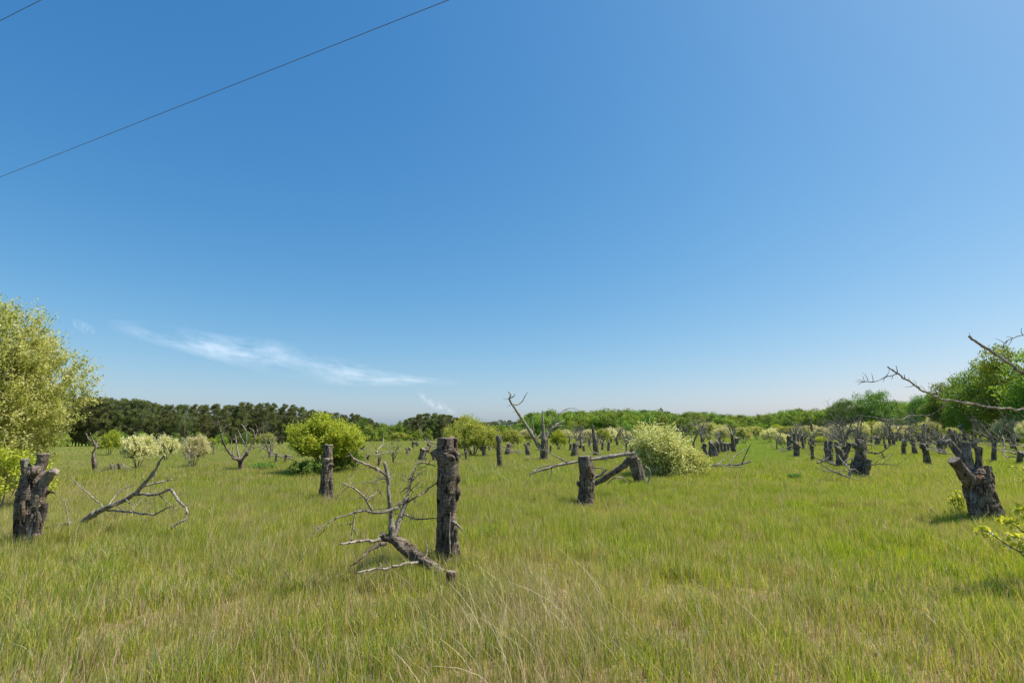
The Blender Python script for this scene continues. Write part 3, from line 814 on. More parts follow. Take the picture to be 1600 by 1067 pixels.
hero('fallen_branch', 'tangle of pale dead branches on the grass in front of the right-hand stump cluster', 'fallen branch', 1322, 748, [
    ('main_limb', 'dead', [(1286, 726, .6, 1.2), (1300, 735, .3, 1.5), (1318, 743, 0, 1.8), (1335, 748, -.1, 2), (1345, 752, -.2, 1.4)], dict(spurs=12, sl=(.08, .35), sr=.006)),
    ('branch', 'dead', [(1278, 733, .2, .8), (1300, 737, .1, 1), (1330, 733, .1, 1)], dict(spurs=3)),
    ('branch', 'dead', [(1310, 711, .4, 1), (1318, 722, .2, 1.3), (1326, 733, 0, 1.3), (1330, 745, 0, 1)], dict(spurs=3)),
    ('branch', 'dead', [(1325, 744, 0, 1.4), (1328, 738, 0, 1.6), (1334, 733, 0, 1.2), (1342, 738, 0, .8)], {}),
    ('branch', 'deadgrey', [(1328, 751, -.1, 1.3), (1329, 757, -.2, 1.3), (1330, 763, -.2, .8)], {}),
    ('branch', 'dead', [(1335, 748, 0, 1), (1348, 742, 0, .8), (1356, 748, 0, .6)], dict(spurs=4)),
], seed=59)
hero('fallen_branch', 'crossed pale sticks propped on a low stump, left field below the cream shrub', 'fallen branch', 186, 735, [
    ('low_stump', 'bark', [(186, 739, 0, 2.6), (186, 731, 0, 2.2), (186, 723, 0, 1.8)], dict(seg=10)),
    ('low_stump', 'bark', [(176, 736, .2, 2.5), (175, 730, .2, 2.5), (174, 725, .2, 2)], dict(seg=10)),
    ('branch', 'dead', [(165, 742, -.2, 1.3), (175, 736, -.1, 1.5), (184, 724, 0, 1.2)], dict(spurs=2)),
    ('branch', 'dead', [(150, 737, -.2, .9), (168, 732, -.1, 1.2), (186, 724, 0, 1)], dict(spurs=2)),
    ('branch', 'dead', [(190, 724, 0, 1.1), (197, 729, 0, 1.1), (209, 734, 0, .8)], dict(spurs=1)),
    ('branch', 'dead', [(190, 726, -.1, .9), (197, 733, -.1, .9), (203, 737, -.2, .6)], {}),
], seed=61)

# ------------------------------------------------------------------ traced standing dead trees
hero('dead_tree', 'dead orchard tree with one long leaning limb rising against the sky, centre', 'dead tree', 850, 717, [
    ('trunk', 'bark', [(851, 726, 0, 7), (850, 715, 0, 6), (850, 700, 0, 5.5), (851, 684, 0, 5)], dict(flare=.2, seg=24, rough=.2, step=.06)),
    ('limb', 'dead', [(848, 702, 0, 5), (842, 697, 0, 4.2), (834, 684, -.1, 3.4), (826, 671, -.2, 3), (817, 657, -.3, 2.6), (806, 640, -.4, 2.1), (796, 625, -.5, 1.7), (798, 617, -.5, 1.2), (794, 612, -.5, .7)], dict(spurs=10, seg=12, sl=(.06, .35), sr=.012)),
    ('branch', 'dead', [(801, 631, -.45, .9), (808, 632, -.4, .9), (815, 628, -.3, .8), (820, 620, -.3, .7), (825, 611, -.2, .4)], {}),
    ('twig', 'dead', [(797, 622, -.5, 1), (803, 619, -.5, .8), (804, 615, -.5, .4)], {}),
    ('limb', 'dead', [(850, 690, 0, 3.4), (849, 672, 0, 2.8), (848, 655, 0, 1.8), (847, 641, 0, .7)], dict(spurs=6, sl=(.06, .4), sr=.01)),
    ('limb', 'dead', [(851, 688, 0, 3.6), (857, 677, .1, 3), (864, 668, .2, 2.4), (872, 662, .3, 2), (881, 658, .4, 1)], dict(spurs=6, sl=(.06, .3), sr=.01)),
    ('branch', 'dead', [(860, 672, .1, 1.4), (870, 666, 0, 1.3), (881, 665, 0, .6)], {}),
    ('branch', 'dead', [(866, 667, .2, 1.1), (872, 650, .3, .9), (880, 642, .4, .8), (890, 638, .5, .7), (902, 638.5, .6, .4)], {}),
    ('branch', 'dead', [(836, 686, -.1, 1.3), (834, 672, 0, 1.2), (831, 653, .1, .6)], dict(spurs=3)),
    ('branch', 'dead', [(838, 689, 0, 1.5), (843, 680, .2, 1.4), (852, 673, .3, .9)], {}),
    ('branch', 'dead', [(862, 669, .1, .8), (861, 655, .1, .6), (857, 645, .1, .4)], {}),
], seed=67)
hero('dead_tree', 'low dead tree with open fan of curved limbs, left of the bright green bush', 'dead tree', 376, 731, [
    ('trunk', 'bark', [(377, 739, 0, 4.5), (376.5, 731, 0, 4), (376, 722, 0, 4.5), (375, 717, 0, 4)], dict(flare=.2, seg=20, step=.05, rough=.25)),
    ('limb', 'bark', [(374, 720, 0, 3), (366, 714, -.1, 2.6), (359, 708, -.2, 2.2), (350, 693, -.3, 1.8), (345.5, 676, -.3, 1.5), (343, 668, -.3, 1.2), (340, 657, -.4, .7)], dict(spurs=7, sl=(.05, .3), sr=.008)),
    ('limb', 'bark', [(377, 719, 0, 3), (383, 712, .1, 2.6), (390, 700, .2, 2), (398, 686, .3, 1.6), (402, 672, .4, 1.1), (399, 662, .4, .6)], dict(spurs=8, sl=(.05, .3), sr=.008)),
    ('limb', 'dead', [(374, 718, 0, 2.2), (371, 703, 0, 1.6), (369, 690, 0, 1.2), (368, 679, 0, .7)], dict(spurs=4, sl=(.05, .3), sr=.006)),
    ('limb', 'dead', [(376, 718, 0, 2.2), (382, 706, .2, 1.7), (385, 690, .3, 1.4), (385, 674, .3, 1), (377, 662, .3, .6)], dict(spurs=6, sl=(.05, .3), sr=.006)),
    ('branch', 'dead', [(383, 697, .2, 1.1), (378, 686, .1, .9), (372, 672, .1, .5)], dict(spurs=2)),
    ('branch', 'dead', [(365, 714, -.1, 1.4), (363, 702, -.1, 1.1), (362, 688, -.1, .6)], {}),
    ('branch', 'dead', [(346, 676, -.3, 1), (352, 667, -.3, .8), (362, 662, -.2, .4)], {}),
    ('branch', 'dead', [(399, 685, .3, 1), (396, 672, .3, .8), (388, 668, .3, .4)], {}),
    ('branch', 'dead', [(401, 676, .4, .9), (410, 668, .4, .7), (420, 663, .4, .4)], {}),
    ('limb_stub', 'bark', [(382, 713, 0, 2.4), (386, 709, -.1, 2.2), (386, 704, -.1, 1.5)], dict(rough=.4)),
    ('limb_stub', 'bark', [(371, 717, -.1, 2.4), (364, 716, -.2, 2), (362, 713, -.2, 1.2)], dict(rough=.4)),
], seed=71)
hero('dead_tree', 'gnarled stump-like dead tree with a thin bent trunk beside the big pale shrub', 'dead tree', 147, 735, [
    ('trunk', 'bark', [(148, 742, 0, 4.6), (148, 733, 0, 4), (148, 726, 0, 4.2), (147, 716, 0, 3.6), (146, 706, 0, 2), (150, 698, 0, 1.8), (145, 686, 0, 1.4), (141, 676, 0, .7)], dict(seg=18, rough=.3, flare=.1, step=.05, spurs=6, sl=(.05, .3), sr=.008)),
    ('branch', 'dead', [(150, 699, 0, 1.5), (153, 690, .1, 1.2), (158, 683, .2, .6)], dict(spurs=2)),
    ('branch', 'dead', [(144, 690, 0, 1.2), (138, 684, .1, .9), (133, 676, .1, .5)], dict(spurs=2)),
    ('branch', 'dead', [(149, 697, 0, 1), (157, 697, .1, .8), (161, 692, .1, .4)], dict(spurs=2)),
], seed=73)
hero('dead_tree', 'dead tree reaching bare branches in from the right edge', 'dead tree', 1790, 850, [
    ('trunk', 'bark', [(1800, 880, 0, 34), (1796, 850, 0, 28), (1790, 760, 0, 24), (1786, 690, 0, 20), (1790, 620, .1, 14)], dict(flare=.2, rough=.15, cut=True)),
    ('limb', 'dead', [(1788, 700, 0, 9), (1740, 668, -.05, 6), (1680, 648, -.1, 4.2), (1630, 643, -.1, 3.3), (1600, 641, -.1, 3.1), (1578, 638.7, -.1, 3), (1546, 635, -.1, 2.8), (1518, 630, -.1, 2.7), (1488, 626, -.1, 2.5),
                      (1462, 619, -.15, 2.2), (1445, 610.6, -.15, 2.1), (1424, 599, -.2, 2), (1404, 584, -.2, 1.8), (1387, 573, -.2, 1.5)], dict(seg=12, spurs=18, sl=(.03, .1), step=.05)),
    ('branch', 'dead', [(1404, 584, -.2, 1), (1392, 587, -.2, .9), (1381, 590, -.2, .9), (1368, 596.5, -.2, .8), (1351, 596.5, -.2, .7), (1340, 601, -.2, .3)], dict(spurs=4)),
    ('twig', 'dead', [(1352, 596.5, -.2, .5), (1349, 592, -.2, .5), (1348, 587, -.2, .3)], {}),
    ('twig', 'dead', [(1351, 597, -.2, .5), (1345, 594, -.2, .5), (1338, 593, -.2, .3)], {}),
    ('twig', 'dead', [(1402, 582, -.2, .9), (1402, 577, -.2, .9), (1400, 571, -.2, .5)], {}),
    ('twig', 'dead', [(1416, 593, -.2, 1.1), (1414, 589, -.2, 1), (1413, 585, -.2, .5)], {}),
    ('branch', 'dead', [(1481, 626, -.1, 1.4), (1475, 634, 0, 1.4), (1469, 639, .1, 1.4), (1452, 649, .2, 1.3), (1424, 650, .3, 1.2), (1404, 655.5, .3, 1.1), (1377, 654.6, .4, 1), (1344, 648, .5, .6)], dict(spurs=4, sl=(.03, .08))),
    ('limb', 'dead', [(1790, 680, .05, 8), (1730, 645, .1, 5.5), (1660, 612, .1, 4.2), (1600, 583.4, .1, 3.6), (1572, 565.6, .1, 3.3), (1557, 554, .1, 3.2), (1537, 542, .1, 3), (1514, 526, .1, 2.9)], dict(seg=12, spurs=7, sl=(.03, .1), step=.05, cut=True)),
    ('branch', 'dead', [(1788, 640, .1, 3), (1700, 560, .2, 2), (1640, 530, .2, 1.4), (1600, 524, .2, 1.1), (1584, 528, .2, 1), (1572, 534, .2, .9), (1567, 542, .2, .5)], dict(spurs=5)),
    ('twig', 'dead', [(1599, 524, .2, .8), (1596, 519, .2, .7), (1596, 512, .2, .4)], {}),
    ('twig', 'dead', [(1552, 550, .1, .7), (1546, 544, .1, .6), (1543, 543.5, .1, .4)], {}),
], seed=79, d=5.2)

# ------------------------------------------------------------------ generated dead trees and stumps
def grow(p, v, L, r, depth, rnd, out, gravity=.0, kink=.28):
    n = 4
    pts = [(*p, r)]
    q = np.array(p, float); v = np.array(v, float)
    for k in range(n):
        v = v + np.array([rnd.gauss(0, kink), rnd.gauss(0, kink), rnd.gauss(.06 - gravity, kink * .8)])
        v /= np.linalg.norm(v)
        q = q + v * L / n
        rr = r * (1 - .62 * (k + 1) / n)
        pts.append((*q, rr))
        if depth > 0 and k >= 1:
            for _ in range(1 if rnd.random() < .75 else 2):
                w = v + np.array([rnd.gauss(0, .75), rnd.gauss(0, .75), rnd.gauss(.1, .55)])
                w /= np.linalg.norm(w)
                grow(q, w, L * rnd.uniform(.4, .62), rr * .62, depth - 1, rnd, out, gravity, kink)
    out.append(tube(pts, 6 if r > .03 else 3, n=8 if r > .03 else 5, wig=.8 if r > .03 else 0, seed=rnd.randrange(999), rough=.2 if r > .03 else 0))

def dead_proto(name, seed, H, trunk_h, tr, nl, depth=3, spread=.75, mat='deadgrey'):
    """dead orchard tree: short trunk, arching limbs with twigs"""
    rnd = random.Random(seed)
    root = empty(name, (0, 0, 0))
    lean = (rnd.gauss(0, .08), rnd.gauss(0, .08))
    top = np.array([lean[0] * trunk_h, lean[1] * trunk_h, trunk_h])
    tb = tube([(0, 0, -.15, tr * 1.25), (0, 0, .05, tr * 1.05), (*(top * .6), tr * .85), (*top, tr * .8)], 16, .06, .3, seed, .2, .08)
    build_tubes('trunk', [tb], M['bark'], (0, 0, 0), root)
    for k in range(nl):
        a_ = 2 * math.pi * (k + rnd.uniform(-.3, .3)) / nl
        v = np.array([math.cos(a_) * spread, math.sin(a_) * spread, rnd.uniform(.6, 1.2)])
        v /= np.linalg.norm(v)
        o = []
        grow(top - np.array([0, 0, tr * .6]), v, (H - trunk_h) * rnd.uniform(.75, 1.05), tr * rnd.uniform(.4, .55), depth, rnd, o)
        build_tubes('limb', o, M[mat], (0, 0, 0), root)
    return root

def stump_proto(seed, H, r, stubs=2, lean=.05, mat='bark', taper=.8, seg=20):
    rnd = random.Random(seed)
    root = empty('tree_stump', (0, 0, 0))
    lx, ly = rnd.gauss(0, lean), rnd.gauss(0, lean)
    ctr = lambda z: (lx * z + .03 * math.sin(z * 5 + seed), ly * z, z)
    tx, ty = rnd.uniform(-.45, .45) * r, rnd.uniform(-.45, .45) * r
    pts = [(*ctr(-.2), r * 1.3), (*ctr(.0), r * 1.08), (*ctr(H * .4), r * .93), (*ctr(H * .78), r * taper), (*ctr(H * .9), r * taper), (ctr(H)[0] + tx, ctr(H)[1] + ty, H, r * taper * .95)]
    tb = tube(pts, seg, H / 26, .5, seed, .15, .2)
    o = build_tubes('trunk', [tb], M[mat], (0, 0, 0), root)
    cut_disc(tb[3], np.zeros(3), o, seed)
    for k in range(stubs):
        a_ = rnd.uniform(0, 6.28)
        z0 = H * rnd.uniform(.55, .9)
        rr = r * rnd.uniform(.4, .65)
        c0 = np.array(ctr(z0))
        dv = np.array([math.cos(a_), math.sin(a_) * .8, rnd.uniform(.4, 1.3)]); dv /= np.linalg.norm(dv)
        L = r * rnd.uniform(1.3, 2.6)
        t2 = tube([(*c0, rr), (*(c0 + dv * L * .5), rr * .9), (*(c0 + dv * L), rr * .8)], 12, L / 6, .3, seed + k, 0, .08)
        s = build_tubes('limb_stub', [t2], M[mat], (0, 0, 0), root)
        cut_disc(t2[3], np.zeros(3), s, seed + k)
    return root

def move_proto(o, used, proto):
    """first use moves the prototype itself, later ones copy it"""
    if not used.get(proto.name):
        used[proto.name] = True
        return proto
    return copy_tree(proto)
USED = {}
def put(proto, pos, scale, rz, label, cat, group=None, tilt=(0, 0), name=None):
    o = move_proto(None, USED, proto)
    if name: o.name = name
    o.location = tuple(pos); o.scale = (scale[0], scale[0], scale[1]) if isinstance(scale, tuple) else (scale,) * 3
    o.rotation_euler = (tilt[0], tilt[1], rz)
    for k_ in ('group',):
        if k_ in o.keys(): del o[k_]
    return tag(o, label, cat, group)

stP = [stump_proto(101, 1.0, .17, 2), stump_proto(102, 1.0, .2, 3), stump_proto(103, 1.0, .15, 1, mat='bark_brown'),
       stump_proto(104, 1.0, .22, 2), stump_proto(105, 1.0, .13, 0), stump_proto(106, 1.0, .18, 3, lean=.15)]
def stump_at(px, base, top, kind, label, wpx=None, tilt=0.0, group=None, rz=None):
    p = P(px, base)
    h = (base - top) * p[1] / F + .14
    pr = stP[kind]
    r0 = [.17, .2, .15, .22, .13, .18][kind]
    w = (wpx * p[1] / F / 2 / r0) / math.sqrt(1 + ((px - 800) / F) ** 2) if wpx else h
    o = put(pr, p, (w, h), random.Random(int(px * 7)).uniform(0, 6.28) if rz is None else rz, label, 'stump', group or 'orchard stumps in the field')
    o.rotation_euler = (0, tilt, 0) if tilt else o.rotation_euler
    return o

for a in [
    (1351, 703, 685, 2, 'thin dark stump directly behind the wide flaring stump of the right-hand cluster', 8),
    (1245, 712, 692, 0, 'squarish dark stump with one twig rising from its flat top, right of the mown lane', 10),
    (1270, 718, 698, 4, 'short lone stump between the squarish stump and the right-hand cluster', 7),
    (1234, 703, 681, 2, 'dark stump partly behind the squarish stump, beside a cream shrub', 7),
    (1450, 725, 694, 5, 'dark stump leaning left, alone in the bright grass right of the cluster', 12, -.22),
    (1413, 708, 688, 3, 'forked dark stump, left one of a pair on the bright grass', 8),
    (1429, 709, 688, 1, 'forked dark stump, right one of a pair on the bright grass', 9),
    (1382, 715, 706, 4, 'tiny leaning stick of a stump in the grass beside the cluster', 2.5, -.3),
    (1370, 695, 684, 3, 'low knobby stump behind the tall flaring stump, below a yellow shrub', 8),
    (1594, 722, 706, 3, 'dark stump cut off by the right edge behind the leafy twig', 12),
    (1577, 690, 672, 2, 'dark trunk-like stump beneath the cream shrub near the right edge', 6),
    (898, 712, 694, 1, 'rounded dark stump left of the tall narrow snag', 10),
    (891, 703, 693, 4, 'small stump just behind and left of the rounded dark stump', 5),
    (913, 704, 696, 4, 'small stump just left of the narrow snag, far behind the fallen limb', 5),
    (907, 701, 696, 1, 'smallest low stump between the rounded stump and the snag', 5),
    (951, 704, 691, 2, 'thin grey stump right of the tall narrow snag', 5),
    (826, 711, 693, 5, 'armed stump with raised stubs just left of the leaning-limb dead tree', 8),
    (860, 706, 696, 4, 'small stump just right of the dead tree with the leaning limb', 4),
    (794, 709, 695, 1, 'pale-edged stump right of the thin pole-like stump', 9),
    (757, 712, 697, 3, 'broad grey stump left of the thin pole-like stump, right of the yellow bush', 8),
    (729, 717, 706, 4, 'short grey stump between the central stump and the broad grey stump', 5),
    (678, 719, 705, 3, 'stump mostly hidden behind the left side of the tall central stump', 6),
    (660, 719, 702, 1, 'stocky stump with raised arms left of the tall central stump', 12),
    (668, 708, 694, 5, 'slim leaning stump behind the stocky armed stump', 4, .2),
    (637, 710, 700, 5, 'v-shaped stump in the middle distance above the central dead branches', 6),
    (645, 700, 691, 2, 'small upright stump up-field of the v-shaped stump', 4),
    (650, 698, 690, 5, 'small stump leaning right beside the upright one up-field', 4, .4),
    (592, 725, 714, 4, 'short square stump behind the upright fork of the central branch', 6),
    (576, 719, 710, 5, 'short stump with a thin side twig right of the bright green bush', 5),
    (567, 702, 695, 1, 'low squat stump far behind, just right of the bright green bush', 7),
    (541, 710, 706, 3, 'very low stump at the right foot of the bright green bush', 5),
    (613, 695, 691, 4, 'tiny stump far off near the middle trees', 3),
    (614, 721, 708, 2, 'thin twiggy stump between the square stump and the stocky armed stump', 3),
    (430.6, 721, 709, 4, 'short post-like stump, left one of a pair left of the bright green bush', 5),
    (445.6, 721.5, 711, 2, 'short post-like stump, right one of a pair left of the bright green bush', 5),
    (391, 704, 700, 1, 'tiny dark stump behind the open-fanned dead tree, left one of two', 4),
    (397, 704, 699, 4, 'tiny dark stump behind the open-fanned dead tree, right one of two', 3),
    (1493, 700, 672, 5, 'tall grey snag just behind the forked foreground stump on the right', 8),
    (1507, 690, 666, 2, 'thick grey snag behind the sawn tops of the forked stump', 9),
    (1453, 689, 664, 2, 'slim snag leaning left, right of the yellow and cream shrubs', 5, -.25),
    (1273, 686, 655, 4, 'dark snag leaning left with a long pointed top, in the right-hand shrub rows', 5, -.2),
    (1290, 690, 681, 1, 'low stump between the leaning dark snag and the cluster', 6),
    (1400, 690, 680, 3, 'low stump under the cream shrubs right of the cluster', 6),
    (1590, 705, 682, 4, 'thin leaning snag near the right edge above the leafy sprig', 4, -.3),
    (1467, 700, 690, 3, 'dark low stump just left of the forked foreground stump, in shadow', 9),
]:
    stump_at(a[0], a[1], a[2], a[3], a[4], a[5], a[6] if len(a) > 6 else 0)

# the row of stumps beside the lane
for k, (px, b_, t_, w) in enumerate([(1103, 711, 694, 8), (1110, 714, 691, 7), (1117, 713, 693, 8), (1121, 708, 691, 8), (1127, 706, 692, 6), (1133, 705, 692, 6), (1139, 704, 693, 5), (1143, 703, 693, 5), (1148, 702, 693, 5), (1152, 694, 684, 8)]):
    stump_at(px, b_, t_, [0, 3, 1, 4, 2, 0, 4, 3, 2, 1][k],
             ['%s stump from the camera in the dense row left of the lane' % n for n in
              ('first', 'second', 'third', 'fourth', 'fifth', 'sixth', 'seventh', 'eighth', 'ninth', 'tenth and farthest')][k], w, group='row of stumps left of the mown lane')

# far small stumps that nothing tells apart
rnd = random.Random(77)
for k in range(46):
    px = rnd.uniform(380, 1060); d = rnd.uniform(45, 120)
    if 450 < px < 560 or 700 < px < 780: continue
    p = col(px, d)
    h = rnd.uniform(.5, 1.1)
    put(stP[rnd.randrange(6)], p, (h * rnd.uniform(.6, .9), h), rnd.uniform(0, 6), 'tiny dark stump among many far off in the middle of the field', 'stump', 'tiny far stumps in the middle of the field')
for k in range(24):
    px = rnd.uniform(1180, 1680); d = rnd.uniform(38, 85)
    if 1170 < px < 1215: continue
    p = col(px, d)
    h = rnd.uniform(.6, 1.25)
    put(stP[rnd.randrange(6)], p, (h * rnd.uniform(.6, .95), h), rnd.uniform(0, 6), 'dark stump among the crowded far rows of the right-hand orchard', 'stump', 'crowded far stumps on the right')

deP = [dead_proto('dead_tree', 201, 2.0, .7, .11, 4), dead_proto('dead_tree', 202, 2.2, .5, .13, 5, spread=.6),
       dead_proto('dead_tree', 203, 2.0, .8, .12, 3, spread=.9), dead_proto('dead_tree', 204, 2.4, .6, .12, 6, spread=.45, mat='dead')]
snP = [dead_proto('dead_tree', 211, 1.7, .9, .17, 2, depth=2, spread=.9), dead_proto('dead_tree', 212, 1.9, 1.1, .15, 3, depth=2, spread=.7, mat='dead'),
       dead_proto('dead_tree', 213, 1.6, .7, .2, 3, depth=2, spread=1.1)]
deH = [2.0, 2.2, 2.0, 2.4]
def dead_at(px, base, top, kind, label, rz=0, group='dead orchard trees'):
    p = P(px, base)
    s = ((base - top) * p[1] / F + .1) / deH[kind]
    return put(deP[kind], p, (s * .72, s), rz, label, 'dead tree', group)
for a in [
    (421, 715, 670, 1, 'bare dead tree with thin upright twigs right of the open-fanned dead tree', .5),
    (979, 707, 666, 0, 'dead tree with y-shaped limbs behind the fallen limb, left of the cream shrub', 1.0),
    (1087, 708, 662, 2, 'dark wide-forked dead tree just right of the cream shrub', 2.0),
    (1214, 702, 671, 3, 'fan-shaped bush of bare twigs at the right edge of the mown lane', .3),
    (1245, 694, 668, 0, 'thin dead tree rising behind the squarish stump', 2.3),
    (1318, 702, 640, 1, 'tangled dead tree rising behind the two-pronged stump', 1.3),
    (1301, 708, 668, 3, 'dead tree with fine upright twigs behind the left of the cluster', 3.3),
    (1344, 697, 648, 0, 'dead tree behind the tall flaring stump, under the hanging twig', 2.9),
    (1384, 701, 660, 2, 'dead tree with two raised arms in front of the yellow shrub', .9),
    (1416, 697, 655, 1, 'dead tree with crossing limbs between the yellow and cream shrubs', 4.0),
    (1440, 680, 640, 0, 'dead tree in front of the dark trees, below the overhanging branch', 5.0),
    (1463, 682, 650, 3, 'dense grey dead tree against a cream shrub, right of centre right', 1.9),
    (1553, 719, 642, 2, 'tall grey lichen-covered dead tree behind the foreground stump, near right edge', 5.5),
    (1535, 682, 648, 1, 'dead tree with fine twigs left of the right-edge cream shrub', 2.7),
    (1400, 684, 655, 3, 'distant dead tree with dense twigs above the cream shrubs', 4.4),
    (1500, 684, 650, 0, 'distant dead tree above the forked foreground stump', 3.8),
    (1590, 690, 655, 3, 'distant dead tree at the right edge behind the cream shrub', .2),
    (1261, 684, 664, 1, 'small dark dead tree among cream shrubs left of the cluster', .8),
    (333, 710, 684, 2, 'leaning dead snag right of the cream shrub with dead foot', 1.2),
    (295, 731, 700, 3, 'dead brush at the foot of the right-hand cream shrub on the left field', 2.2),
    (615, 722, 692, 0, 'thin dead sapling rising behind the central dead branch', 4.1),
    (1100, 690, 668, 1, 'far dead tree at the start of the stump row', 3.1),
    (1122, 688, 668, 3, 'far grey dead tree left of the pale dead brush', 1.1),
    (1060, 690, 672, 0, 'far dead tree behind the top of the cream shrub', 2.1),
]:
    dead_at(*a)
rnd = random.Random(55)
for k in range(46):
    px = rnd.uniform(1225, 1720) if k % 4 else rnd.uniform(600, 1150)
    d = rnd.uniform(30, 75)
    sc_ = rnd.uniform(.7, 1.15)
    put(snP[rnd.randrange(3)], col(px, d), (sc_ * .8, sc_), rnd.uniform(0, 6), 'thick broken snag with a few dead limbs among the crowded orchard rows', 'dead tree', 'broken snags in the orchard rows')
rnd = random.Random(5)
for k in range(36):
    px = rnd.choice([rnd.uniform(1225, 1700), rnd.uniform(1225, 1700), rnd.uniform(780, 1140)])
    d = rnd.uniform(45, 95)
    put(deP[rnd.randrange(4)], col(px, d), rnd.uniform(.9, 1.4), rnd.uniform(0, 6), 'grey bare dead tree among the crowded distant orchard rows', 'dead tree', 'distant crowded dead trees')

def brush_proto(seed, nb, spread_, mat):
    rnd_ = random.Random(seed)
    root = empty('fallen_branch', (0, 0, 0))
    for k in range(nb):
        a0 = rnd_.uniform(0, 6.283)
        p0 = np.array([rnd_.uniform(-.4, .4) * spread_, rnd_.uniform(-.4, .4) * spread_, rnd_.uniform(.08, .35)])
        v = np.array([math.cos(a0), math.sin(a0), rnd_.uniform(-.05, .35)])
        o = []
        grow(p0, v / np.linalg.norm(v), rnd_.uniform(.8, 1.7), rnd_.uniform(.02, .04), 2, rnd_, o, kink=.2)
        build_tubes('branch', o, M[mat], (0, 0, 0), root)
    return root
brP = [brush_proto(231, 4, 1.0, 'dead'), brush_proto(232, 5, 1.4, 'deadgrey'), brush_proto(233, 3, .8, 'dead')]
for a in [(1030, 729, 1.0, 'dead grey twigs tangled in the foot of the cream-blossomed shrub'), (1085, 716, 1.1, 'dead brush lying at the near end of the dense stump row'),
          (1130, 697, 1.6, 'pale dead brush piled behind the dense stump row'), (1160, 690, 1.2, 'dead brush at the far end of the dense stump row'),
          (1303, 734, .9, 'low dead twigs at the foot of the two-pronged stump'), (1224, 709, .9, 'short dead sticks on the grass left of the squarish stump'),
          (1485, 714, 1.2, 'grey dead twigs behind the upper limb of the forked stump'), (1575, 722, 1.5, 'grey dead brush at the foot of the tall lichen-covered dead tree'),
          (1590, 712, 1.2, 'pale sawn branches heaped at the right edge'), (455, 722, 1.0, 'dead sticks lying right of the two post-like stumps'),
          (600, 716, 1.1, 'dead branch arching over the grass left of the stocky armed stump'), (812, 712, 1.0, 'dead sticks between the pole-like stump and the leaning-limb tree'),
          (945, 722, .8, 'dead twigs on the grass below the tall narrow snag'), (566, 762, .55, 'thin dead twigs in the grass right of the slim ringed stump'),
          (1360, 716, 1.0, 'dead twigs on the grass right of the tall flaring stump'), (1010, 706, 1.0, 'dead brush behind the left shoulder of the cream-blossomed shrub')]:
    p = P(a[0], a[1], .05)
    k_ = int(a[0]) % 3
    put(brP[k_], p, a[2], (a[0] * .37) % 6.28, a[3], 'fallen branch', 'dead brush on the ground')
rnd = random.Random(321)
for k in range(34):
    px = rnd.uniform(1210, 1690) if k < 24 else rnd.uniform(560, 1150)
    d = rnd.uniform(32, 80)
    put(brP[rnd.randrange(3)], col(px, d), rnd.uniform(.8, 1.5), rnd.uniform(0, 6.28), 'heap of dead branches among the far rows of the orchard', 'fallen branch', 'far heaps of dead branches')

# ------------------------------------------------------------------ leaves
def leaf_quads(pos, axis, nrm, L, W):
    axis = axis / (np.linalg.norm(axis, axis=1)[:, None] + 1e-9)
    side = np.cross(nrm, axis); side /= np.linalg.norm(side, axis=1)[:, None] + 1e-9
    L = np.asarray(L).reshape(-1, 1) * np.ones((len(pos), 1)); W = np.asarray(W).reshape(-1, 1) * np.ones((len(pos), 1))
    a = pos - axis * L * .5; c = pos + axis * L * .5
    b = pos + side * W * .5 ; d = pos - side * W * .5
    V = np.stack([a, b, c, d], 1).reshape(-1, 3)
    Fc = np.arange(len(V)).reshape(-1, 4)
    return V, Fc

def unit(n, rng):
    v = rng.normal(size=(n, 3)); return v / np.linalg.norm(v, axis=1)[:, None]

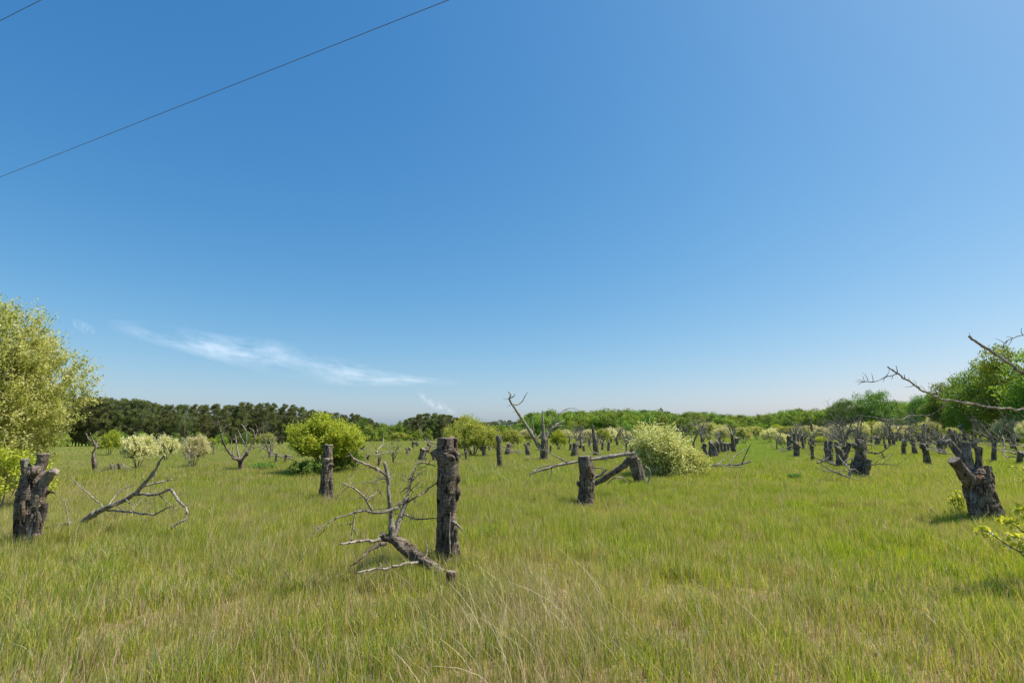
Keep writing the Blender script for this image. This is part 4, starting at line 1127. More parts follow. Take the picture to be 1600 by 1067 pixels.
def shrub(name, seed, H, R, n_t, n_s, n_l, L, W, mat, nstem=7, low=.12, sprig=.3, up=.5, top=None, trunk_r=.03, dense=.5, tips=0.0, lean=0., vmin=-.55, vase=0.0, lump=.38):
    """multi-stemmed shrub: stems arch to points through a dome, leafy sprigs point out of it"""
    rng = np.random.default_rng(seed)
    root = empty(name, (0, 0, 0))
    v = unit(n_t * 3, rng); v = v[v[:, 2] > vmin][:n_t]; n_t = len(v)
    rad = dense + (1 - dense) * rng.random(n_t) ** .6
    lump = 1 + lump * fbm(v * 2.2 + seed, 2, seed)
    zc = H * (.5 + low * .5); zr = H * (.5 - low * .5)
    tgt = np.stack([v[:, 0] * R * rad * lump, v[:, 1] * R * rad * lump, zc + v[:, 2] * zr * rad * lump], 1)
    tgt[:, 0] += lean * tgt[:, 2]
    if vase:
        kf = 1 - vase * np.clip(1 - tgt[:, 2] / (H * .55), 0, 1)
        tgt[:, 0] *= kf; tgt[:, 1] *= kf
    stems = []
    sm = []
    for k in range(nstem):
        a_ = 2 * math.pi * k / nstem + rng.normal() * .3
        m = np.array([math.cos(a_) * R * .33, math.sin(a_) * R * .33, H * .42 * (.8 + .4 * rng.random())])
        b0 = np.array([math.cos(a_) * trunk_r * 2, math.sin(a_) * trunk_r * 2, -.05])
        stems.append(tube([(*b0, trunk_r), (*(b0 * .4 + m * .5 + rng.normal(size=3) * .04 * R), trunk_r * .75), (*m, trunk_r * .5)], 6, n=6))
        sm.append(m)
    sm = np.array(sm)
    for k in range(0, n_t, max(1, n_t // 260)):
        i_ = np.argmin(np.linalg.norm(sm[:, :2] - tgt[k, :2] * .5, axis=1) + rng.random(nstem) * R * .3)
        m = (sm[i_] + tgt[k]) / 2 + rng.normal(size=3) * .05 * R + np.array([0, 0, .04 * H])
        stems.append(tube([(*sm[i_], trunk_r * .4), (*m, trunk_r * .28), (*tgt[k], trunk_r * .1)], 3, n=5, cap=False))
    build_tubes('stems', stems, M['deadgrey'], (0, 0, 0), root)
    out = tgt - np.array([0, 0, H * .35]); out /= np.linalg.norm(out, axis=1)[:, None]
    S0 = np.repeat(tgt, n_s, 0); O = np.repeat(out, n_s, 0)
    clump = np.repeat(rng.random(n_t), n_s)
    dirs = O * .6 + unit(len(O), rng) * .65 + np.array([0, 0, up]); dirs /= np.linalg.norm(dirs, axis=1)[:, None]
    SL = sprig * (.5 + rng.random(len(S0)))
    t = rng.random((len(S0), n_l))
    pos = S0[:, None] + dirs[:, None] * (t * SL[:, None])[..., None] + rng.normal(size=(len(S0), n_l, 3)) * L * .55
    pos = pos.reshape(-1, 3)
    ax = np.repeat(dirs, n_l, 0) * .7 + unit(len(pos), rng) * .8
    nr_ = unit(len(pos), rng) + np.array([0, 0, .6]) + np.repeat(O, n_l, 0) * .5
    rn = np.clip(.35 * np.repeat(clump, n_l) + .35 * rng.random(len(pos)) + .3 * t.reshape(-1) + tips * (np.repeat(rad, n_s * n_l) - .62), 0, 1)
    sz = .65 + .7 * rng.random(len(pos))
    keep = pos[:, 2] > .03
    Vq, Fq = leaf_quads(pos[keep], ax[keep], nr_[keep], L * sz[keep], W * sz[keep])
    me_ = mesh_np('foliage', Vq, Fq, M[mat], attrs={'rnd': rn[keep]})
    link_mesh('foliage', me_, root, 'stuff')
    return root

# large pale shrub on the left
p = P(-78, 768)
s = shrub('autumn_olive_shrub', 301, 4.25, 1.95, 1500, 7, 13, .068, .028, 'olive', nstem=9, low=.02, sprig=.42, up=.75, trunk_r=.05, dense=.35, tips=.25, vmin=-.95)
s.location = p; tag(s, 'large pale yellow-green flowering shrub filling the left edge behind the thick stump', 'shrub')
p = P(-8, 790)
s = shrub('young_shrub', 302, 1.05, .72, 150, 7, 10, .05, .03, 'lime', sprig=.2, up=.4, trunk_r=.012)
s.location = p; tag(s, 'small vivid lime-green shrub at the left edge behind the stump', 'shrub')
# the bright green bush
p = P(506, 735)
s = shrub('green_shrub', 303, 1.78, 1.0, 700, 6, 9, .062, .036, 'lime', nstem=11, vase=.45, lump=.5, low=.12, sprig=.26, up=.6, trunk_r=.022, dense=.55)
s.location = p; tag(s, 'round bright lime-green bush in the middle of the field', 'bush')
p = P(482, 739)
s = shrub('undergrowth_shrub', 304, .42, .5, 110, 6, 8, .06, .035, 'darkgreen', sprig=.14, trunk_r=.01, low=.02)
s.location = p; tag(s, 'low dark green growth at the left foot of the bright lime bush', 'bush')
p = P(540, 733)
s = shrub('undergrowth_shrub', 305, .75, .5, 120, 6, 8, .06, .035, 'green', sprig=.16, trunk_r=.01, low=.02)
s.location = p; tag(s, 'low leafy growth at the right foot of the bright lime bush', 'bush')
# cream shrub right of centre
p = P(1036, 739)
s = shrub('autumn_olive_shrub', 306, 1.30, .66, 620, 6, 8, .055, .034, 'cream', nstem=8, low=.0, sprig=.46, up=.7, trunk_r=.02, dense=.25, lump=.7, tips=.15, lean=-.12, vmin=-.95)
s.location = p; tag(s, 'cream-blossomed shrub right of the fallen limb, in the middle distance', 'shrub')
p = P(1074, 737)
s = shrub('autumn_olive_shrub', 307, .85, .62, 190, 6, 8, .055, .03, 'olive', nstem=6, low=.0, sprig=.2, up=.3, trunk_r=.012, dense=.4, tips=.3)
s.location = p; tag(s, 'low pale green spreading shrub at the right foot of the cream-blossomed shrub', 'shrub')
p = P(410, 729)
s = shrub('weed_clump', 311, .22, .42, 60, 5, 7, .05, .03, 'darkgreen', sprig=.1, trunk_r=.006, low=.0, nstem=4)
s.location = p; tag(s, 'low dark patch of weeds in the grass right of the open-fanned dead tree', 'weeds')
p = P(1242, 743)
s = shrub('weed_clump', 312, .16, .16, 30, 5, 6, .04, .02, 'darkgreen', sprig=.07, trunk_r=.006, low=.0, nstem=4)
s.location = p; tag(s, 'tiny dark tuft alone in the open grass below the squarish stump', 'weeds')
# yellow bush behind the central stump
p = P(738, 711)
s = shrub('yellow_shrub', 308, 1.9, 1.45, 460, 6, 8, .09, .04, 'yellow', nstem=10, low=.05, sprig=.34, up=.5, trunk_r=.03, dense=.45)
s.location = p; tag(s, 'yellow-green bush right behind the tall central stump', 'bush')
p = P(728, 708)
s = shrub('yellow_shrub', 309, 2.4, .7, 200, 6, 8, .09, .04, 'yellow', nstem=6, low=.3, sprig=.42, up=1.1, trunk_r=.03, dense=.3)
s.location = p; tag(s, 'feathery taller yellow shoot rising from the back of the yellow-green bush', 'bush')

def shrub_px(px, base, top, w, proto, ph, pr, label, group='flowering shrubs in the orchard', rz=0, dd=None):
    p = P(px, base, .1) if dd is None else col(px, dd)
    h = ((base - top) * p[1] / F + .1) / (ph * 1.1)
    r = (w * p[1] / F / 2) / (pr * 1.12) / math.sqrt(1 + ((px - 800) / F) ** 2)
    o = put(proto, p, (r, h), rz, label, 'shrub', group)
    return o
shP = {
    'cream': shrub('autumn_olive_shrub', 321, 2.0, 1.1, 300, 5, 7, .085, .05, 'cream', low=.12, sprig=.3, up=.8, trunk_r=.03, dense=.4, tips=1.05, vase=.4),
    'cream2': shrub('autumn_olive_shrub', 322, 2.0, 1.1, 260, 5, 7, .09, .05, 'cream', low=.05, sprig=.36, up=1.0, trunk_r=.03, dense=.3, tips=1.0, vase=.5),
    'yellow': shrub('yellow_shrub', 323, 2.0, 1.1, 280, 5, 7, .085, .05, 'yellow', low=.15, sprig=.22, trunk_r=.03, dense=.55),
    'lime': shrub('green_shrub', 324, 2.0, 1.1, 280, 5, 7, .085, .05, 'lime', low=.08, sprig=.22, trunk_r=.03, dense=.5),
    'olive': shrub('autumn_olive_shrub', 325, 2.0, 1.1, 280, 5, 7, .085, .05, 'olive', low=.08, sprig=.26, trunk_r=.03, dense=.5, tips=.3),
}
for a in [
    (214, 731, 680, 62, 'cream', 'round cream-flowered shrub on a short trunk, left field'),
    (259, 719, 682, 44, 'cream2', 'duller cream shrub just right of the round cream-flowered one'),
    (303, 729, 681, 46, 'cream', 'cream shrub with dead brush at its foot, left field'),
    (415, 700, 676, 34, 'yellow', 'pale yellow shrub behind the bare thin-twigged dead tree'),
    (595, 690, 678, 24, 'cream', 'small pale cream mound shrub at the far edge of the field, centre left'),
    (622, 690, 675, 30, 'yellow', 'small yellow-green shrub right of the pale cream mound at the far edge'),
    (700, 702, 671, 22, 'yellow', 'small yellow shrub left of the yellow-green bush behind the central stump'),
    (648, 689, 678, 30, 'lime', 'low light green shrub at the far edge between the middle trees'),
    (800, 700, 670, 36, 'yellow', 'yellow shrub right behind the thin pole-like stump'),
    (873, 702, 671, 28, 'lime', 'small round lime tree-like shrub on a thin stem right of the leaning-limb tree'),
    (915, 692, 672, 34, 'cream2', 'far cream shrub just left of the tall narrow snag'),
    (941, 694, 669, 26, 'yellow', 'yellow-cream shrub just right of the tall narrow snag'),
    (962, 690, 675, 26, 'cream2', 'small far cream shrub behind the y-shaped dead tree'),
    (1005, 700, 664, 34, 'olive', 'pale green shrub behind the left shoulder of the cream-blossomed shrub'),
    (1163, 693, 667, 30, 'olive', 'dark-footed pale shrub at the far end of the stump row'),
    (1130, 690, 668, 34, 'cream2', 'pale shrub tangled with dead brush left of the mown lane'),
    (1182, 688, 666, 26, 'olive', 'pale green shrub just right of the lane end'),
    (1203, 693, 670, 30, 'cream2', 'cream shrub behind the fan of bare twigs'),
    (1224, 702, 677, 20, 'cream', 'upright cream shrub squeezed between bare twigs and a dark stump'),
    (1230, 687, 665, 34, 'yellow', 'yellow-green shrub behind the squarish stump, far row'),
    (1256, 686, 668, 30, 'lime', 'light green low shrub left of the leaning dark snag'),
    (1268, 684, 664, 32, 'cream', 'cream shrub behind the leaning dark snag'),
    (1285, 688, 667, 30, 'cream', 'cream shrub just right of the leaning dark snag'),
    (1284, 694, 682, 26, 'lime', 'low lime-green tuft-like shrub left of the cluster'),
    (1304, 686, 664, 30, 'cream2', 'cream shrub above the left of the right-hand cluster'),
    (1337, 686, 664, 34, 'cream', 'cream shrub with dark foot behind the tall flaring stump'),
    (1369, 686, 657, 42, 'yellow', 'bright golden yellow shrub right of the tall flaring stump'),
    (1399, 688, 665, 40, 'cream', 'wide cream shrub right of the golden yellow shrub'),
    (1427, 688, 668, 28, 'olive', 'pale green shrub above the pair of forked stumps'),
    (1464, 686, 652, 40, 'cream', 'large cream shrub with grey dead limbs in front'),
    (1440, 690, 672, 28, 'yellow', 'small yellow-green shrub left of the large cream shrub'),
    (1490, 692, 668, 30, 'olive', 'pale green shrub behind the upper limb of the forked stump'),
    (1524, 686, 658, 40, 'cream2', 'pale upright shrub behind the sawn tops of the forked stump'),
    (1577, 692, 655, 50, 'cream', 'white-topped dark-footed shrub near the right edge'),
    (1556, 688, 662, 28, 'olive', 'pale green shrub just left of the white-topped shrub'),
    (1606, 694, 660, 44, 'cream2', 'pale shrub cut off by the right edge'),
    (330, 700, 684, 20, 'lime', 'small green shrub far left of the open-fanned dead tree'),
    (170, 712, 672, 44, 'lime', 'light green shrub at the foot of the pines behind the bent dead tree'),
]:
    k_ = a[4]
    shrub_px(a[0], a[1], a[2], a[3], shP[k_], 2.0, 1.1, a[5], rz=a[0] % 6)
rnd = random.Random(12)
for k in range(34):
    px = rnd.uniform(1200, 1700) if k % 3 else rnd.uniform(790, 1160)
    d = rnd.uniform(75, 125)
    sc_ = rnd.uniform(.9, 1.4)
    put(shP[rnd.choice(['cream', 'cream2', 'cream', 'olive', 'cream2', 'yellow', 'lime'])], col(px, d), (sc_ * 1.1, sc_), rnd.uniform(0, 6),
        'pale flowering shrub among the crowded far shrub rows before the trees', 'shrub', 'far crowded flowering shrubs')

# ------------------------------------------------------------------ trees
def crown_tree(name, seed, H, R, z0, n_cl, n_leaf, L, mat, squash=1.0, trunk_r=.16, csize=.33, top_bias=0.0, limbs=9):
    rng = np.random.default_rng(seed)
    root = empty(name, (0, 0, 0))
    v = unit(n_cl * 2, rng); v = v[v[:, 2] > -.75][:n_cl]
    rad = .3 + .62 * rng.random(len(v)) ** .5
    zc, zr = (H + z0) / 2, (H - z0) / 2
    taper = 1 - top_bias * np.clip(v[:, 2], 0, 1)
    lump = 1 + .18 * rng.normal(size=len(v))
    cc = np.stack([v[:, 0] * R * rad * taper * lump, v[:, 1] * R * rad * taper * lump, zc + v[:, 2] * zr * .86 * rad], 1)
    ns_ = n_cl // 2
    a0 = rng.uniform(0, 6.283, ns_); r0 = R * rng.uniform(.45, .95, ns_)
    sk = np.stack([np.cos(a0) * r0, np.sin(a0) * r0, z0 + (H - z0) * rng.uniform(.06, .36, ns_)], 1)
    cc = np.vstack([cc, sk]); v = np.vstack([v, v[:ns_] if len(v) >= ns_ else sk[:, :3]])
    cr = R * csize * (.6 + .7 * rng.random(len(cc)))
    w = cr ** 2; w /= w.sum()
    idx = rng.choice(len(cc), n_leaf, p=w)
    u = unit(n_leaf, rng)
    u[:, 2] = np.where(u[:, 2] < -.3, -u[:, 2] * .6, u[:, 2])
    rr = cr[idx] * (.45 + .6 * rng.random(n_leaf) ** .5)
    pos = cc[idx] + u * rr[:, None] * np.array([1, 1, squash]) + rng.normal(size=(n_leaf, 3)) * L * .7
    nr_ = u * .9 + unit(n_leaf, rng) * .7
    ax = unit(n_leaf, rng)
    sz = L * (.6 + .8 * rng.random(n_leaf))
    cl = rng.random(len(cc))
    rn = np.clip(.55 * cl[idx] + .45 * rng.random(n_leaf), 0, 1)
    Vq, Fq = leaf_quads(pos, ax, nr_, sz, sz * .6)
    tr_ = [tube([(0, 0, -.3, trunk_r * 1.3), (0, 0, z0 * .6, trunk_r), (rng.normal() * .2, rng.normal() * .2, zc, trunk_r * .6), (0, 0, H * .85, trunk_r * .2)], 8, n=8)]
    for k in range(limbs):
        c = cc[rng.integers(len(cc))]
        zb = z0 * .8 + rng.random() * (zc - z0 * .8)
        tr_.append(tube([(0, 0, zb, trunk_r * .5), (*(np.array([0, 0, zb]) * .45 + c * .55), trunk_r * .33), (*c, trunk_r * .12)], 5, n=6))
    build_tubes('trunk', tr_, M['trunk'], (0, 0, 0), root)
    me_ = mesh_np('crown', Vq, Fq, M[mat], attrs={'rnd': rn})
    link_mesh('crown', me_, root, 'stuff')
    return root

def pine(name, seed, H, R, n_whorl, n_leaf, z0=.35, mat='pine'):
    rng = np.random.default_rng(seed)
    root = empty(name, (0, 0, 0))
    cc, cr = [], []
    tubes_ = [tube([(0, 0, -.3, .2), (0, 0, H * .5, .14), (0, 0, H * .98, .03)], 7, n=10)]
    for k in range(n_whorl):
        f = k / (n_whorl - 1)
        z = H * (z0 + (1 - z0) * f * .96)
        Rk = R * (1 - f ** 2.6 * .7) * (.62 + .38 * math.sin(min(1, f * 3 + .3) * 1.57)) * rng.uniform(.75, 1.15)
        for j in range(rng.integers(4, 7)):
            a_ = rng.uniform(0, 6.28); q = Rk * rng.uniform(.45, 1)
            e = np.array([math.cos(a_) * q, math.sin(a_) * q, z + rng.uniform(-.15, .4)])
            cc.append(e); cr.append(R * rng.uniform(.2, .36) * (1 - .35 * f))
            tubes_.append(tube([(0, 0, z - .25, .035), (*(e * .6 + np.array([0, 0, (z - .2) * .4])), .025), (*e, .01)], 3, n=4, cap=False))
    cc.append(np.array([0, 0, H * .97])); cr.append(R * .2)
    for k in range(5):   # bare dead lower limbs
        a_ = rng.uniform(0, 6.28); z = H * rng.uniform(.06, .1)
        tubes_.append(tube([(0, 0, z, .03), (math.cos(a_) * R * .6, math.sin(a_) * R * .6, z + .2, .01)], 3, n=3, cap=False))
    cc, cr = np.array(cc), np.array(cr)
    w = cr ** 2; w /= w.sum()
    idx = rng.choice(len(cc), n_leaf, p=w)
    u = unit(n_leaf, rng)
    pos = cc[idx] + u * (cr[idx] * (.3 + .75 * rng.random(n_leaf)))[:, None] * np.array([1, 1, .85])
    ax = u + np.array([0, 0, .9]) + unit(n_leaf, rng) * .5
    Vq, Fq = leaf_quads(pos, ax, unit(n_leaf, rng) + np.array([0, 0, .5]), .36 * (.6 + .8 * rng.random(n_leaf)), .13)
    rn = np.clip(.5 * rng.random(len(cc))[idx] + .5 * rng.random(n_leaf), 0, 1)
    build_tubes('trunk', tubes_, M['pinetrunk'], (0, 0, 0), root)
    link_mesh('crown', mesh_np('crown', Vq, Fq, M[mat], attrs={'rnd': rn}), root, 'stuff')
    return root

ORD = ['first', 'second', 'third', 'fourth', 'fifth', 'sixth', 'seventh', 'eighth', 'ninth', 'tenth', 'eleventh', 'twelfth', 'thirteenth', 'fourteenth', 'fifteenth', 'sixteenth', 'seventeenth', 'eighteenth', 'nineteenth']
TENS = {2: 'twenty', 3: 'thirty', 4: 'forty', 5: 'fifty', 6: 'sixty', 7: 'seventy', 8: 'eighty'}
TENTH = {2: 'twentieth', 3: 'thirtieth', 4: 'fortieth', 5: 'fiftieth', 6: 'sixtieth', 7: 'seventieth', 8: 'eightieth'}
def ordn(k):
    k += 1
    if k < 20: return ORD[k - 1]
    return TENTH[k // 10] if k % 10 == 0 else TENS[k // 10] + '-' + ORD[k % 10 - 1]

piP = [pine('pine_tree', 401, 14, 3.0, 16, 8200, .12), pine('pine_tree', 402, 14, 2.8, 16, 7800, .16), pine('pine_tree', 403, 14, 3.3, 16, 8600, .10), pine('pine_tree', 404, 14, 2.9, 16, 7800, .2)]
rnd = random.Random(31)
def tree_at(px, d, top, protos, H0, label, cat, group, wmul=1.0):
    p = col(px, d)
    zt = at(px, top, d)[2]
    h = max(.3, (zt - p[2]) / H0)
    pr = protos[rnd.randrange(len(protos))]
    return put(pr, p, (h * wmul * rnd.uniform(.9, 1.15), h), rnd.uniform(0, 6.28), label, cat, group)
# front row of the pine plantation
for k in range(14):
    px = 548 + k * 3.6
    tree_at(px, 196 + rnd.uniform(-6, 6), np.interp(px, [548, 575, 600], [647, 653, 664]) + rnd.uniform(-1.5, 3), piP, 14, 'dark pine at the low right-hand end of the left plantation', 'pine tree', 'right-hand end of the pine plantation')
TOPX = [-260, 60, 130, 172, 200, 250, 300, 350, 400, 450, 480, 520, 550, 575, 592]
TOPY = [600, 612, 622, 621, 624, 630, 634, 631, 631, 634, 640, 643, 648, 654, 660]
px, k = -230, 0
while px < 590:
    f = (px + 230) / 820
    d = 128 + 60 * f ** 1.3 + rnd.uniform(-4, 4)
    top = np.interp(px, TOPX, TOPY) + rnd.uniform(-2.5, 5)
    vis = px > 134
    tree_at(px, d, top, piP, 14, ('dark pine, %s from the left in the front row of the left plantation' % ordn(k)) if vis else 'dark pine hidden behind the big pale shrub at the left', 'pine tree', 'pine plantation on the left')
    if vis: k += 1
    px += rnd.uniform(11, 17)
for row in (1, 2, 3):
    px = -220 + row * 5
    while px < 585:
        f = (px + 230) / 820
        d = 128 + 60 * f ** 1.3 + row * 9 + rnd.uniform(-3, 3)
        top = np.interp(px, TOPX, TOPY) + rnd.uniform(-2, 5) + 1.5
        tree_at(px, d, top, piP, 14, 'dark pine standing behind the front row of the left plantation', 'pine tree', 'rear rows of the pine plantation')
        px += rnd.uniform(14, 22)
# second pine stand in the centre
for k in range(39):
    px = 634 + (k % 13) * 10.5 + rnd.uniform(-4, 4)
    top = np.interp(px, [630, 650, 670, 700, 720, 745, 765], [655, 648, 645, 648, 653, 656, 662]) + rnd.uniform(-.5, 3)
    tree_at(px, 215 + (k // 13) * 12 + rnd.uniform(-3, 3), top, piP, 14,
            ('pine, %s from the left in the rounded stand behind the central stump' % ordn(k)) if k < 13 else 'pine at the back of the rounded stand behind the central stump', 'pine tree', 'rounded pine stand in the centre', 1.35)
for k in range(16):
    px = 757 + k * 6.2 + rnd.uniform(-2, 2)
    top = np.interp(px, [755, 770, 830, 860], [659, 656, 657, 655]) + rnd.uniform(-.5, 3)
    tree_at(px, 300 + rnd.uniform(-5, 5), top, piP, 14, 'far pine, %s from the left in the low stand behind the leaning limb' % ordn(k), 'pine tree', 'far low pine stand', 1.7)

loP = [crown_tree('broadleaf_tree', 501, 12, 4.2, 1.0, 30, 4200, .55, 'green', csize=.28), crown_tree('broadleaf_tree', 502, 12, 4.6, .8, 34, 4400, .55, 'bright', csize=.28),
       crown_tree('broadleaf_tree', 503, 12, 3.8, 1.0, 30, 4000, .55, 'bright', top_bias=.3), crown_tree('broadleaf_tree', 504, 12, 4.4, .8, 36, 4200, .55, 'green'), crown_tree('broadleaf_tree', 505, 12, 4.0, .8, 36, 4200, .55, 'bright')]
# green trees between the pine stands
for k, (px, d, top, lab) in enumerate([
    (566, 165, 652, 'green tree against the right end of the pine plantation'),
    (580, 160, 661, 'dark round green tree right of the pine plantation'),
    (596, 175, 659, 'fresh green tree left of the low gap in the tree line'),
    (612, 190, 664, 'low green tree in the gap between the pine stands'),
    (624, 180, 656, 'narrow pointed tree left of the rounded pine stand'),
    (634, 185, 664, 'small light green tree beside the narrow pointed tree'),
    (652, 165, 669, 'low leafy tree below the rounded pine stand'),
    (668, 160, 668, 'low leafy green tree just left of the central stump top'),
    (548, 175, 660, 'green tree showing over the right shoulder of the bright lime bush'),
    (700, 185, 672, 'low green tree far behind the central stump'),
]):
    tree_at(px, d, top, [loP[k % 5]], 12, lab, 'tree', 'green trees at the field edge, centre left', .95 if k != 4 else .6)
for k in range(44):
    tree_at(548 + k * 6.2, 250 + rnd.uniform(-14, 14), np.interp(548 + k * 6.2, [548, 600, 640, 830], [655, 662, 664, 663]) + rnd.uniform(-2.5, 2.5), loP, 12, 'green tree in the far background between the pine stands', 'tree', 'far trees between the pine stands')
# pines edge shrubs
for k in range(9):
    px = 60 + k * 42 + rnd.uniform(-10, 10)
    tree_at(px, 122 + rnd.uniform(-2, 2) + k * 3, 676 + rnd.uniform(-3, 5), [loP[k % 5]], 12, 'low green tree, %s from the left along the foot of the pines' % ordn(k), 'tree', 'low trees along the foot of the pines', 1.1)
# the long broadleaf wood
WX = [815, 830, 850, 880, 930, 1000, 1060, 1120, 1170, 1200, 1240, 1300, 1420, 1480, 1720]
WY = [656, 646, 642, 643, 641, 641, 645, 645, 649, 647, 639, 640, 640, 640, 640]
px, k = 822, 0
while px < 1310:
    top = np.interp(px, WX, WY) + rnd.uniform(-1, 6)
    tree_at(px, 235 + rnd.uniform(-10, 10), top + 3, loP, 12, 'broadleaf tree, %s from the left in the front edge of the long green wood' % ordn(k), 'tree', 'front edge of the long green wood', 1.15)
    px += rnd.uniform(8, 13); k += 1
for row in range(4):
    px = 818
    while px < 1320:
        top = np.interp(px, WX, WY) + rnd.uniform(-2.5, 4)
        tree_at(px, 255 + row * 22 + rnd.uniform(-7, 7), top, loP, 12, 'broadleaf tree deep in the long green wood on the skyline', 'tree', 'trees deep in the long green wood', 1.15)
        px += rnd.uniform(11, 17)
# skyline poking conifers
for px, top, lab in [(1034, 638, 'pointed conifer poking above the long wood over the cream shrub'), (1010, 641, 'small dark conifer on the skyline left of the pointed one'), (968, 640, 'rounded dark tree top on the skyline above the snag')]:
    tree_at(px, 330, top, [piP[1]], 14, lab, 'tree', None, .8)
# mid-right trees, lower front trees in front of wood
for k, (px, d, top, lab) in enumerate([
    (1190, 170, 660, 'green tree at the head of the mown lane'), (1215, 160, 655, 'dark green tree right of the lane head'),
    (1236, 155, 648, 'rounded green tree above the squarish stump'), (1262, 150, 640, 'tall light green tree above the leaning dark snag'),
    (1284, 150, 641, 'yellow-green tree left of the dark oaks'), (1170, 175, 662, 'low green tree left of the lane head'),
    (1148, 180, 664, 'low light green tree above the stump row'), (1120, 170, 662, 'green tree above the pale dead brush'),
    (1090, 175, 664, 'green tree above the wide-forked dead tree')]):
    tree_at(px, d, top, [loP[(k * 2 + 1) % 5]], 12, lab, 'tree', 'trees standing in front of the long wood', 1.0)
hiP = [crown_tree('oak_tree', 511, 12, 3.9, .6, 70, 17000, .26, 'darkgreen', csize=.30, limbs=16), crown_tree('broadleaf_tree', 512, 12, 3.9, .5, 70, 17000, .26, 'green', csize=.29, limbs=16),
       crown_tree('broadleaf_tree', 513, 12, 3.8, .5, 70, 17000, .26, 'bright', csize=.29, limbs=16)]
for px, d, top, kd, w, lab in [
    (1322, 125, 618, 0, 1.0, 'dark oak left of the tallest round-topped oak'),
    (1368, 120, 604, 0, .95, 'tallest round-topped dark oak right of centre'),
    (1346, 132, 622, 2, .9, 'lighter tree squeezed between the two dark oaks'),
    (1397, 125, 621, 1, .9, 'mid green tree just right of the round-topped oak'),
    (1418, 130, 624, 2, .9, 'pale green tree in the dip right of the oaks'),
    (1302, 140, 633, 1, .9, 'green tree at the left shoulder of the oaks'),
    (1445, 105, 612, 0, .8, 'dark tree under the tip of the long bare branch'),
    (1468, 98, 606, 1, .8, 'dark green tree above the large cream shrub'),
    (1490, 88, 590, 1, .85, 'tree with a stepped outline right of the dip'),
    (1518, 78, 574, 2, .8, 'fresh green tree left of the tallest right-edge tree'),
    (1548, 72, 556, 1, .8, 'bright green tree behind the short bare branch'),
    (1588, 66, 530, 2, .85, 'tallest bright green tree at the right edge'),
    (1530, 92, 590, 0, 1.0, 'dark tree filling the shade behind the right-edge trees'),
    (1575, 84, 575, 0, 1.0, 'dark tree in shade beneath the tallest right-edge tree'),
    (1435, 112, 630, 2, .8, 'small bright tree at the foot of the dip'),
    (1500, 100, 610, 0, 1.0, 'dark tree low behind the forked foreground stump'),
]:
    p_ = col(px, d); zt = at(px, top, d)[2]; h = (zt - p_[2]) / 12
    put(hiP[kd], p_, (h * w * 1.1, h), rnd.uniform(0, 6), lab, 'tree', 'large trees on the right')
for px, d, top in [(1640, 60, 535), (1700, 58, 520), (1780, 60, 530), (1660, 80, 560), (1610, 95, 590)]:
    p_ = col(px, d); zt = at(px, top, d)[2]; h = (zt - p_[2]) / 12
    put(hiP[int(px) % 3], p_, (h, h), rnd.uniform(0, 6), 'green tree of the right-hand wood beyond the right edge', 'tree', 'trees beyond the right edge')
for k in range(16):
    px = 1295 + k * 22
    tree_at(px, 165 + rnd.uniform(-10, 10) , np.interp(px, [1290, 1400, 1450, 1550, 1700], [642, 632, 625, 600, 590]), loP[:1] + loP[3:4], 12, 'green tree at the back of the right-hand wood', 'tree', 'back of the right-hand wood', 1.1)

